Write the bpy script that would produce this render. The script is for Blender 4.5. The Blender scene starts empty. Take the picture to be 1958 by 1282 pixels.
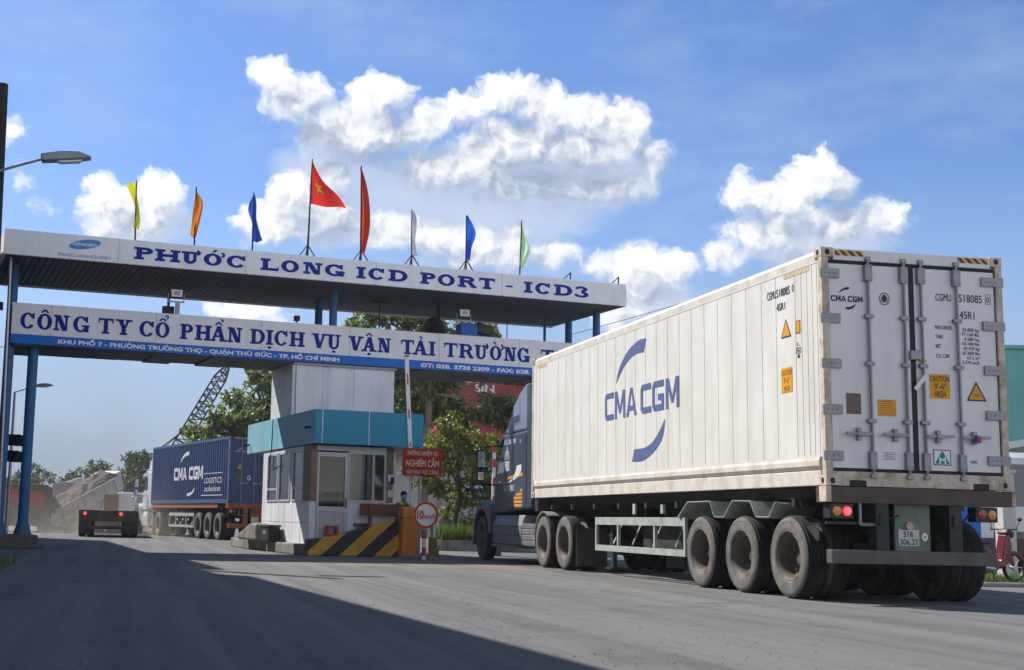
import bpy, math, random
from mathutils import Vector, Matrix
random.seed(7)
sc = bpy.context.scene
# ------------------------------------------------------------------ camera
cd = bpy.data.cameras.new('camera'); cam = bpy.data.objects.new('camera', cd); sc.collection.objects.link(cam)
cd.sensor_width = 36; cd.lens = 2575.004 / 1958 * 36
cd.shift_x = (979 - 720.684) / 1958; cd.shift_y = -(641 - 621.609) / 1958
cd.clip_start = .05; cd.clip_end = 6000
_r, _u, _f = (0.983926, -0.176955, 0.024023), (-0.048998, -0.138149, 0.989199), (0.171725, 0.974475, 0.144599)
cam.matrix_world = Matrix(((_r[0], _u[0], -_f[0], 0), (_r[1], _u[1], -_f[1], 0), (_r[2], _u[2], -_f[2], .826), (0, 0, 0, 1)))
sc.camera = cam
# ------------------------------------------------------------------ exposure, sun, sky
sc.view_settings.view_transform = 'Standard'; sc.view_settings.look = 'None'
sc.view_settings.exposure = 0.48; sc.view_settings.gamma = 1
SUN = Vector((-.64, .77, 1.0)).normalized()
SUN_EL = math.asin(SUN.z); SUN_AZ = math.atan2(SUN.x, SUN.y)
sd = bpy.data.lights.new('sun', 'SUN'); sd.energy = 5.0; sd.angle = math.radians(.5); sd.color = (1, .95, .87)
so = bpy.data.objects.new('sun', sd); sc.collection.objects.link(so)
so.rotation_euler = SUN.to_track_quat('Z', 'Y').to_euler()
w = bpy.data.worlds.new('World'); sc.world = w; w.use_nodes = True
nt = w.node_tree; nt.nodes.clear()
try: w.cycles.sampling_method = 'MANUAL'; w.cycles.sample_map_resolution = 512
except Exception: pass
sc.cycles.max_bounces = 6; sc.cycles.transparent_max_bounces = 12
sc.cycles.use_adaptive_sampling = True

CLOUDS = [(5.22,18.63,0.96,0.77),(6.29,17.71,1.72,1.12),(7.47,16.56,1.65,1.3),(9.85,17.94,1.43,0.97),(9.32,16.18,2.52,1.63),(11.6,16.78,1.61,0.98),(7.99,14.83,1.37,0.99),(13.77,17.56,1.15,0.78),(15.37,17.99,1.25,1.03),(17.08,17.39,1.58,1.03),(18.55,17.2,1.23,0.86),(16.19,15.82,3.38,1.63),(18.89,15.79,2.56,1.47),(20.57,16.51,1.0,1.24),(21.56,15.3,0.92,1.29),(12.78,14.93,3.86,1.31),(16.8,14.4,4.9,1.35),(19.6,14.3,3.0,1.2),(6.2,13.78,1.14,0.99),(7.35,13.16,2.16,1.21),(5.56,12.43,1.81,1.06),(8.06,12.3,2.27,1.06),(10.33,12.36,2.04,0.93),(12.16,12.06,1.81,0.88),(13.97,11.86,1.58,0.84),(15.88,12.09,0.81,1.14),(17.23,11.33,1.33,0.84),(13.98,11.09,4.92,0.71),(-1.49,12.93,1.14,1.04),(0.49,13.16,1.16,1.19),(-0.46,12.12,2.1,1.19),(-2.07,13.49,0.52,0.52),(1.42,12.23,0.62,0.87),(28.48,14.16,1.19,1.17),(29.28,13.49,0.81,0.94),(27.11,13.28,1.86,0.97),(25.43,13.81,0.89,0.72),(29.15,12.34,2.11,1.15),(30.97,12.46,1.03,0.83),(26.67,12.13,2.27,0.95),(24.87,11.22,1.16,0.47),(27.69,11.24,2.44,0.59),(21.2,10.75,1.63,1.05),(19.52,10.77,0.62,0.61),(22.61,10.62,1.03,0.91),(21.31,9.66,2.15,0.92),(20.44,8.9,1.3,0.88),(-5.83,15.57,0.38,0.5),(-4.39,12.54,0.47,0.34),(-5.21,13.61,0.3,0.25),(4.36,8.62,1.56,0.53),
          (45, 16, 5, 2.4), (52, 14, 6, 2.5), (-16, 15, 4, 2), (-24, 17, 6, 3), (-21, 13, 7, 2)]

class NT:
    """tiny node-graph writer"""
    def __init__(s, tree): s.t = tree
    def n(s, kind, **kw):
        x = s.t.nodes.new(kind)
        ins = kw.pop('ins', {})
        for k, v in kw.items(): setattr(x, k, v)
        for k, v in ins.items():
            if hasattr(v, 'is_output'): s.t.links.new(v, x.inputs[k])
            else: x.inputs[k].default_value = v
        return x
    def math(s, op, a, b=0., c=None, clamp=False):
        i = {0: a, 1: b}
        if c is not None: i[2] = c
        return s.n('ShaderNodeMath', operation=op, use_clamp=clamp, ins=i).outputs[0]
    def vmath(s, op, a, b=(0, 0, 0)):
        x = s.n('ShaderNodeVectorMath', operation=op, ins={0: a, 1: b})
        return x.outputs['Value'] if op in ('LENGTH', 'DOT_PRODUCT', 'DISTANCE') else x.outputs[0]
    def ramp(s, fac, stops, interp='LINEAR'):
        x = s.n('ShaderNodeValToRGB', ins={0: fac}); cr = x.color_ramp; cr.interpolation = interp
        while len(cr.elements) < len(stops): cr.elements.new(1)
        for e, (p, c) in zip(cr.elements, stops):
            e.position = p; e.color = (c, c, c, 1) if not isinstance(c, (tuple, list)) else (*c[:3], 1)
        return x.outputs[0]
    def mix(s, fac, a, b, blend='MIX'):
        x = s.n('ShaderNodeMix', data_type='RGBA', blend_type=blend)
        for sock, v in ((x.inputs[0], fac), (x.inputs[6], a), (x.inputs[7], b)):
            if hasattr(v, 'is_output'): s.t.links.new(v, sock)
            else: sock.default_value = v if not isinstance(v, (tuple, list)) else (*v[:3], 1)
        return x.outputs[2]
    def noise(s, vec, scale, detail=4, rough=.55, dim='3D', out=0):
        x = s.n('ShaderNodeTexNoise', noise_dimensions=dim, ins={'Vector': vec, 'Scale': scale, 'Detail': detail, 'Roughness': rough})
        return x.outputs[out]

g = NT(nt)
dirv = g.n('ShaderNodeTexCoord').outputs['Generated']
sep = g.n('ShaderNodeSeparateXYZ', ins={0: dirv})
az = g.math('MULTIPLY', g.math('ARCTAN2', sep.outputs[0], sep.outputs[1]), 180 / math.pi)
el = g.math('MULTIPLY', g.math('ARCSINE', sep.outputs[2]), 180 / math.pi)
pos = g.n('ShaderNodeCombineXYZ', ins={0: az, 1: el, 2: 0.}).outputs[0]

def blobs(q):
    f = None
    for (a, e, ra, re) in CLOUDS:
        d = g.vmath('LENGTH', g.vmath('MULTIPLY', g.vmath('SUBTRACT', q, (a, e, 0)), (1 / ra, 1 / re, 0)))
        d = g.math('MULTIPLY', g.math('SUBTRACT', 1., d), min(ra, re))
        f = d if f is None else g.math('SMOOTH_MAX', f, d, .35)
    return f
def puffs(p):
    # rounded billows of three sizes
    a = g.n('ShaderNodeTexVoronoi', voronoi_dimensions='2D', feature='SMOOTH_F1', ins={'Vector': p, 'Scale': 1.15, 'Smoothness': .6, 'Detail': 2., 'Roughness': .5, 'Lacunarity': 2.3}).outputs['Distance']
    n = g.noise(p, 1.0, 6, .46, '2D')
    return g.math('ADD', g.math('MULTIPLY', g.math('SUBTRACT', .42, a), .85), g.math('MULTIPLY', g.math('SUBTRACT', n, .5), .75))
wv = g.n('ShaderNodeTexNoise', noise_dimensions='2D', ins={'Vector': pos, 'Scale': .8, 'Detail': 4., 'Roughness': .55}).outputs['Color']
wpos = g.vmath('ADD', pos, g.vmath('MULTIPLY', g.vmath('SUBTRACT', wv, (.5, .5, .5)), (1.2, .9, 0)))
B0 = blobs(wpos); B1 = blobs(g.vmath('ADD', wpos, (-.75, 1.15, 0)))
N0 = puffs(wpos); N1 = puffs(g.vmath('ADD', wpos, (-.22, .32, 0)))
F0 = g.math('ADD', g.math('MULTIPLY_ADD', B0, 1.3, .42), g.math('MULTIPLY', N0, .64))
crisp = g.math('MULTIPLY_ADD', g.math('SUBTRACT', B0, B1), 1.1, .75)
crisp = g.n('ShaderNodeClamp', ins={0: crisp, 1: .34, 2: 2.4}).outputs[0]
alpha = g.ramp(g.math('MULTIPLY', F0, crisp), [(.0, 0), (.16, .14), (.42, .58), (.85, 1)], 'EASE')
lit = g.math('MULTIPLY_ADD', g.math('SUBTRACT', B0, B1), .55, .40)
nw = g.n('ShaderNodeClamp', ins={0: g.math('MULTIPLY', lit, 1.1), 1: .04, 2: .55}).outputs[0]
lit = g.math('MULTIPLY_ADD', g.math('SUBTRACT', N0, N1), nw, lit)
thick = g.n('ShaderNodeMapRange', ins={0: F0, 1: .2, 2: 1.7, 3: .30, 4: -.12}).outputs[0]
lit = g.math('ADD', lit, thick, clamp=True)
ccol = g.ramp(lit, [(0, (.34, .41, .55)), (.35, (.47, .55, .69)), (.60, (.72, .77, .85)), (.82, (.97, .98, 1.0)), (1, (1.06, 1.06, 1.05))])
# thin wisps and veil
wis = g.noise(g.vmath('MULTIPLY', pos, (.10, .26, 0)), 1., 7, .62, '2D')
wis = g.ramp(wis, [(.46, 0), (.78, .34)])
elv = g.n('ShaderNodeMapRange', ins={0: el, 1: 0., 2: 15., 3: .80, 4: .0}).outputs[0]
veil = g.math('MAXIMUM', wis, elv, clamp=True)
sky = g.n('ShaderNodeTexSky', sky_type='NISHITA', sun_disc=False, sun_elevation=SUN_EL, sun_rotation=SUN_AZ, altitude=0, air_density=1.0, dust_density=.7, ozone_density=2.2)
SKY_S = .1
tint = g.mix(1., sky.outputs[0], (.58, .74, 1.02), 'MULTIPLY')
tint = g.mix(g.n('ShaderNodeMapRange', ins={0: sep.outputs[2], 1: .40, 2: .8, 3: 0., 4: .9}).outputs[0], tint, (.7, 1.3, 3.0))
base = g.mix(veil, tint, (3.8, 4.7, 6.1))
cc = g.mix(1., ccol, (6.9, 7.0, 7.15), 'MULTIPLY')
SOFT = [(16.93, 14.0, 5.2, 1.3), (11.1, 13.9, 4.6, 1.7), (14.5, 12.8, 6.0, 1.25), (-.4, 12.2, 2.7, 1.35), (28.4, 11.6, 3.6, 1.2), (21.7, 9.1, 2.6, 1.3), (7.5, 14.8, 2.8, 1.3), (16.2, 15.3, 5.6, 1.1), (14.0, 13.4, 7.0, 1.3), (9.0, 12.6, 4.5, 1.3), (20.0, 14.6, 2.6, 1.4)]
sv = None
for (a, e, ra, re) in SOFT:
    d = g.vmath('LENGTH', g.vmath('MULTIPLY', g.vmath('SUBTRACT', wpos, (a, e, 0)), (1 / ra, 1 / re, 0)))
    sv = d if sv is None else g.math('SMOOTH_MIN', sv, d, .3)
sv = g.math('MULTIPLY', g.ramp(sv, [(.1, .95), (.55, .78), (1.15, 0)], 'EASE'), g.ramp(N0, [(0, .8), (.4, 1)]))
# grey smoke and dust haze low over the yard
lw = g.n('ShaderNodeMapRange', ins={0: el, 1: 1., 2: 9.5, 3: .95, 4: 0.}).outputs[0]
ln = g.ramp(g.noise(g.vmath('MULTIPLY', pos, (.22, .30, 0)), 1., 5, .55, '2D'), [(.3, .78), (.65, 1)])
base = g.mix(g.math('MULTIPLY', lw, ln), base, (2.35, 2.75, 3.35))
base = g.mix(sv, base, (4.9, 5.4, 6.4))
fin = g.mix(alpha, base, cc)
# added white fill light, broken like cloud, in the unseen sky behind the camera
back_fill = g.n('ShaderNodeMapRange', ins={0: sep.outputs[1], 1: .25, 2: -.35, 3: 0., 4: .85}).outputs[0]
back_fill = g.math('MULTIPLY', back_fill, g.n('ShaderNodeMapRange', ins={0: sep.outputs[2], 1: .18, 2: .55, 3: 1.2, 4: .08}).outputs[0])
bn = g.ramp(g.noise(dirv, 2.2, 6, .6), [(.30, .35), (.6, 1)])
fin = g.mix(g.math('MULTIPLY', back_fill, bn), fin, (11.6, 11.5, 11.4))
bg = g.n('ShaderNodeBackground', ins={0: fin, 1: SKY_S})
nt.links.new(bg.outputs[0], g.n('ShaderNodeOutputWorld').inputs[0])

# ------------------------------------------------------------------ materials
MATS = {}
def mat(name, col, rough=.6, metal=0., var=.18, scale=5., stretch=(1, 1, 1), bump=0., bscale=60., dirt=None, dirt_amt=.5, dirt_scale=2., dirt_stretch=(1, 1, .25), spec=.28, emit=0., coat=0.):
    """procedural paint / stone / metal: base colour, soft variation, optional dirt in streaks, optional bump"""
    if name in MATS: return MATS[name]
    m = bpy.data.materials.new(name); m.use_nodes = True; t = m.node_tree; h = NT(t)
    b = t.nodes['Principled BSDF']
    tc = h.n('ShaderNodeTexCoord').outputs['Object']
    v = h.n('ShaderNodeMapping', ins={0: tc, 3: stretch}).outputs[0]
    n = h.noise(v, scale, 6, .6)
    c = h.mix(h.ramp(n, [(.3, 0), (.7, 1)]), tuple(x * (1 - var) for x in col), tuple(min(1, x * (1 + var * .6)) for x in col))
    if dirt:
        v2 = h.n('ShaderNodeMapping', ins={0: tc, 3: dirt_stretch}).outputs[0]
        d = h.ramp(h.noise(v2, dirt_scale, 8, .68), [(.45, 0), (.75, dirt_amt)])
        c = h.mix(d, c, dirt)
    t.links.new(c, b.inputs['Base Color'])
    r = h.n('ShaderNodeMapRange', ins={0: n, 1: .3, 2: .7, 3: max(0, rough - .08), 4: min(1, rough + .1)}).outputs[0]
    t.links.new(r, b.inputs['Roughness'])
    b.inputs['Metallic'].default_value = metal
    b.inputs['Specular IOR Level'].default_value = spec
    b.inputs['Coat Weight'].default_value = coat
    if emit:
        b.inputs['Emission Color'].default_value = (*col, 1); b.inputs['Emission Strength'].default_value = emit
    if bump:
        bn = h.n('ShaderNodeBump', ins={'Strength': bump, 'Distance': .02, 'Height': h.noise(v, bscale, 5, .6)})
        t.links.new(bn.outputs[0], b.inputs['Normal'])
    MATS[name] = m
    return m

def glass_mat(name, col, rough=.08):
    m = mat(name, col, rough=rough, var=.1, spec=.8, coat=.5)
    return m

def stripe_mat(name, ca, cb, direction, freq, offset=0., rough=.5, dirt=.25):
    m = bpy.data.materials.new(name); m.use_nodes = True; t = m.node_tree; h = NT(t); b = t.nodes['Principled BSDF']
    tc = h.n('ShaderNodeTexCoord').outputs['Object']
    d = h.math('ADD', h.math('MULTIPLY', h.vmath('DOT_PRODUCT', tc, direction), freq), offset)
    wob = h.math('MULTIPLY', h.math('SUBTRACT', h.noise(tc, 6, 4), .5), .08)
    s = h.ramp(h.math('FRACT', h.math('ADD', d, wob)), [(0, 0), (.49, 0), (.51, 1), (1, 1)])
    c = h.mix(s, ca, cb)
    dn = h.ramp(h.noise(tc, 7, 7, .7), [(.45, 0), (.8, dirt * 2)])
    c = h.mix(dn, c, (.12, .105, .085))
    t.links.new(c, b.inputs['Base Color']); b.inputs['Roughness'].default_value = rough
    MATS[name] = m
    return m

def leaf_mat(name, a, b_, trans=.35):
    m = bpy.data.materials.new(name); m.use_nodes = True; t = m.node_tree; h = NT(t); b = t.nodes['Principled BSDF']
    rnd = h.n('ShaderNodeNewGeometry').outputs['Random Per Island']
    tc = h.n('ShaderNodeTexCoord').outputs['Object']
    f = h.math('ADD', h.math('MULTIPLY', rnd, .6), h.math('MULTIPLY', h.noise(tc, 1.3, 3), .4))
    c = h.mix(h.ramp(f, [(.25, 0), (.75, 1)]), a, b_)
    t.links.new(c, b.inputs['Base Color']); b.inputs['Roughness'].default_value = .45
    tr = h.n('ShaderNodeBsdfTranslucent'); t.links.new(h.mix(1., c, (1.6, 1.7, .7), 'MULTIPLY'), tr.inputs[0])
    mx = h.n('ShaderNodeMixShader', ins={0: trans}); t.links.new(b.outputs[0], mx.inputs[1]); t.links.new(tr.outputs[0], mx.inputs[2])
    t.links.new(mx.outputs[0], t.nodes['Material Output'].inputs[0])
    MATS[name] = m
    return m

# ------------------------------------------------------------------ mesh writer
class MB:
    def __init__(s): s.v = []; s.f = []; s.m = []
    def add(s, vs, fs, mi=0, M=None):
        o = len(s.v)
        s.v += [tuple(M @ Vector(p)) for p in vs] if M else [tuple(p) for p in vs]
        s.f += [tuple(i + o for i in f) for f in fs]; s.m += [mi] * len(fs)
        return s
    def box(s, x0, x1, y0, y1, z0, z1, mi=0, M=None):
        return s.add([(x0, y0, z0), (x1, y0, z0), (x1, y1, z0), (x0, y1, z0), (x0, y0, z1), (x1, y0, z1), (x1, y1, z1), (x0, y1, z1)],
                     [(3, 2, 1, 0), (4, 5, 6, 7), (0, 1, 5, 4), (1, 2, 6, 5), (2, 3, 7, 6), (3, 0, 4, 7)], mi, M)
    def bar(s, p, q, a, b=None, mi=0, up=(0, 0, 1)):
        p, q = Vector(p), Vector(q); d = (q - p); L = d.length; d.normalize(); u = Vector(up)
        if abs(d.dot(u)) > .95: u = Vector((0, 1, 0))
        x = d.cross(u).normalized(); z = x.cross(d); b = a if b is None else b
        M = Matrix(((x.x, d.x, z.x, p.x), (x.y, d.y, z.y, p.y), (x.z, d.z, z.z, p.z), (0, 0, 0, 1)))
        return s.box(-a / 2, a / 2, 0, L, -b / 2, b / 2, mi, M)
    def prism(s, pts, ax, a, b, mi=0, M=None):
        """polygon pts in the plane normal to ax, run from a to b along ax"""
        n = len(pts)
        def P(p, t): return (t, p[0], p[1]) if ax == 'x' else (p[0], t, p[1]) if ax == 'y' else (p[0], p[1], t)
        vs = [P(p, a) for p in pts] + [P(p, b) for p in pts]
        ar = sum(pts[i][0] * pts[(i + 1) % n][1] - pts[(i + 1) % n][0] * pts[i][1] for i in range(n))
        fl = (ar > 0) ^ (ax == 'y') ^ (b < a)
        fs = [tuple(range(n))[::-1], tuple(range(n, 2 * n))] + [(i, (i + 1) % n, (i + 1) % n + n, i + n) for i in range(n)]
        if not fl: fs = [f[::-1] for f in fs]
        return s.add(vs, fs, mi, M)
    def lathe(s, prof, M=None, n=32, mi=0, closed=False, mis=None):
        """profile of (radius, height) turned about the local z axis"""
        vs = []; fs = []; k = len(prof)
        for i in range(n):
            a = 2 * math.pi * i / n; vs += [(r * math.cos(a), r * math.sin(a), h) for r, h in prof]
        o = len(s.m)
        for i in range(n):
            for j in range(k if closed else k - 1):
                j2 = (j + 1) % k; i2 = (i + 1) % n
                fs.append((i * k + j, i2 * k + j, i2 * k + j2, i * k + j2))
        s.add(vs, fs, mi, M)
        if mis: s.m[o:] = [mis[q % len(mis)] for q in range(len(fs))]
        return s
    def cyl(s, p, q, r0, r1=None, n=16, mi=0):
        p, q = Vector(p), Vector(q); r1 = r0 if r1 is None else r1; d = q - p
        M = Matrix.Translation(p) @ d.to_track_quat('Z', 'Y').to_matrix().to_4x4(); L = d.length
        vs = []; 
        for i in range(n):
            a = 2 * math.pi * i / n; c, t = math.cos(a), math.sin(a)
            vs += [(r0 * c, r0 * t, 0), (r1 * c, r1 * t, L)]
        fs = [(2 * i, 2 * ((i + 1) % n), 2 * ((i + 1) % n) + 1, 2 * i + 1) for i in range(n)]
        fs += [tuple(range(2 * n - 2, -1, -2)), tuple(range(1, 2 * n, 2))]
        return s.add(vs, fs, mi, M)
    def tube(s, pts, r, n=8, mi=0):
        for a, b in zip(pts, pts[1:]): s.cyl(a, b, r, r, n, mi)
        return s
    def ball(s, c, r, n=12, mi=0, sc_=(1, 1, 1)):
        k = n // 2; prof = [(max(1e-4, math.sin(math.pi * j / k)), -math.cos(math.pi * j / k)) for j in range(k + 1)]
        return s.lathe(prof, Matrix.Translation(c) @ Matrix.Diagonal((r * sc_[0], r * sc_[1], r * sc_[2], 1)), n, mi)
    def build(s, name, m, parent=None, smooth=0, bevel=0., loc=None, seg=2):
        me = bpy.data.meshes.new(name); me.from_pydata(s.v, [], s.f)
        ms = m if isinstance(m, (list, tuple)) else [m]
        for x in ms: me.materials.append(MATS[x] if isinstance(x, str) else x)
        if len(ms) > 1: me.polygons.foreach_set('material_index', s.m)
        if smooth:
            me.polygons.foreach_set('use_smooth', [True] * len(s.f))
            try: me.set_sharp_from_angle(angle=math.radians(smooth))
            except Exception: pass
        me.update()
        o = bpy.data.objects.new(name, me); sc.collection.objects.link(o)
        if parent: o.parent = parent
        if loc: o.location = loc
        if bevel:
            bm_ = o.modifiers.new('bevel', 'BEVEL'); bm_.width = bevel; bm_.segments = seg; bm_.limit_method = 'ANGLE'; bm_.angle_limit = math.radians(35)
        return o

def thing(name, label, cat, loc=(0, 0, 0), rz=0., group=None):
    o = bpy.data.objects.new(name, None); sc.collection.objects.link(o); o.empty_display_size = .2
    o.location = loc; o.rotation_euler = (0, 0, rz); o['label'] = label; o['category'] = cat
    if group: o['group'] = group
    return o
def tag(o, label, cat, group=None):
    o['label'] = label; o['category'] = cat
    if group: o['group'] = group
    return o
def struct(o, kind='structure'): o['kind'] = kind; return o
def part(name, parent, loc=(0, 0, 0)):
    o = bpy.data.objects.new(name, None); sc.collection.objects.link(o); o.parent = parent; o.location = loc; o.empty_display_size = .1
    return o
KIDS = {}
def copy_tree(o, parent=None):
    c = o.copy(); sc.collection.objects.link(c); c.parent = parent
    for ch in list(o.children): copy_tree(ch, c)
    return c

# ------------------------------------------------------------------ lettering
class Face:
    """a flat face to letter on: origin, x direction, up direction"""
    def __init__(s, o, xd, ud): s.o = Vector(o); s.x = Vector(xd).normalized(); s.u = Vector(ud).normalized(); s.n = s.x.cross(s.u)
    def p(s, u, v, d=0.): return s.o + s.x * u + s.u * v + s.n * d

def text(face, body, u0, v0, width, cap, m, parent, name='lettering', bold=0., d=.003, swell=0.):
    """default-font lettering fitted to a width and a capital height; u0, v0 = left end of the base line"""
    cu = bpy.data.curves.new('text', 'FONT'); cu.body = body; cu.size = 1.; cu.offset = swell; cu.resolution_u = 3
    cu.fill_mode = 'FRONT' if hasattr(cu, 'fill_mode') else cu.fill_mode
    o = bpy.data.objects.new('text', cu); sc.collection.objects.link(o)
    dg = bpy.context.evaluated_depsgraph_get(); dg.update()
    me = bpy.data.meshes.new_from_object(o.evaluated_get(dg))
    bpy.data.objects.remove(o)
    if not me.vertices: return None
    xs = [v.co.x for v in me.vertices]; x0, x1 = min(xs), max(xs)
    sx = width / max(1e-6, x1 - x0); sy = cap / .727
    for v in me.vertices: v.co = face.p(u0 + (v.co.x - x0) * sx, v0 + v.co.y * sy, d)
    if bold:
        # heavier strokes: the same outlines laid again a stroke's fraction to each side, each a hair further out
        V = [v.co.copy() for v in me.vertices]; F = [tuple(p.vertices) for p in me.polygons]; vs = []; fs = []
        for q, (a, e) in enumerate(((0, 0), (1, .0), (-1, .0), (0, .8), (0, -.8))):
            o_ = len(vs); sh = face.x * (a * bold * sx * .8) + face.u * (e * bold * sy * .8) + face.n * (q * .0004)
            vs += [v + sh for v in V]; fs += [tuple(i + o_ for i in f) for f in F]
        me = bpy.data.meshes.new(name); me.from_pydata([tuple(v) for v in vs], [], fs)
    me.name = name; me.materials.clear(); me.materials.append(MATS[m]); me.update()
    r = bpy.data.objects.new(name, me); sc.collection.objects.link(r); r.parent = parent
    return r

def fpoly(mb, face, pts, d=.003, mi=0):
    n = len(pts); ar = sum(pts[i][0] * pts[(i + 1) % n][1] - pts[(i + 1) % n][0] * pts[i][1] for i in range(n))
    if ar < 0: pts = pts[::-1]
    mb.add([face.p(u, v, d) for u, v in pts], [tuple(range(n))], mi)
def frect(mb, face, u0, u1, v0, v1, d=.003, mi=0): fpoly(mb, face, [(u0, v0), (u1, v0), (u1, v1), (u0, v1)], d, mi)
def fring(mb, face, cu, cv, ro, ri, a0, a1, d=.003, n=14, mi=0):
    """part of an elliptic ring; ro, ri = (ru, rv); angles in degrees"""
    vs = []; fs = []
    for i in range(n + 1):
        a = math.radians(a0 + (a1 - a0) * i / n); c, t = math.cos(a), math.sin(a)
        vs += [face.p(cu + ri[0] * c, cv + ri[1] * t, d), face.p(cu + ro[0] * c, cv + ro[1] * t, d)]
        if i: fs.append((2 * i - 2, 2 * i - 1, 2 * i + 1, 2 * i) if a1 > a0 else (2 * i, 2 * i + 1, 2 * i - 1, 2 * i - 2))
    mb.add(vs, fs, mi)
def fstroke(mb, face, pts, w_, d=.003, mi=0):
    """polyline of constant width with mitred corners"""
    P = [Vector((a, b)) for a, b in pts]; L = []; R = []
    for i, p in enumerate(P):
        dirs = []
        if i: dirs.append((p - P[i - 1]).normalized())
        if i < len(P) - 1: dirs.append((P[i + 1] - p).normalized())
        t = sum(dirs, Vector((0, 0))).normalized(); nrm = Vector((-t.y, t.x))
        k = w_ / 2 / max(.35, nrm.dot(Vector((-dirs[0].y, dirs[0].x))))
        L.append(p + nrm * k); R.append(p - nrm * k)
    for i in range(len(P) - 1): fpoly(mb, face, [tuple(R[i]), tuple(R[i + 1]), tuple(L[i + 1]), tuple(L[i])], d, mi)

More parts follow.
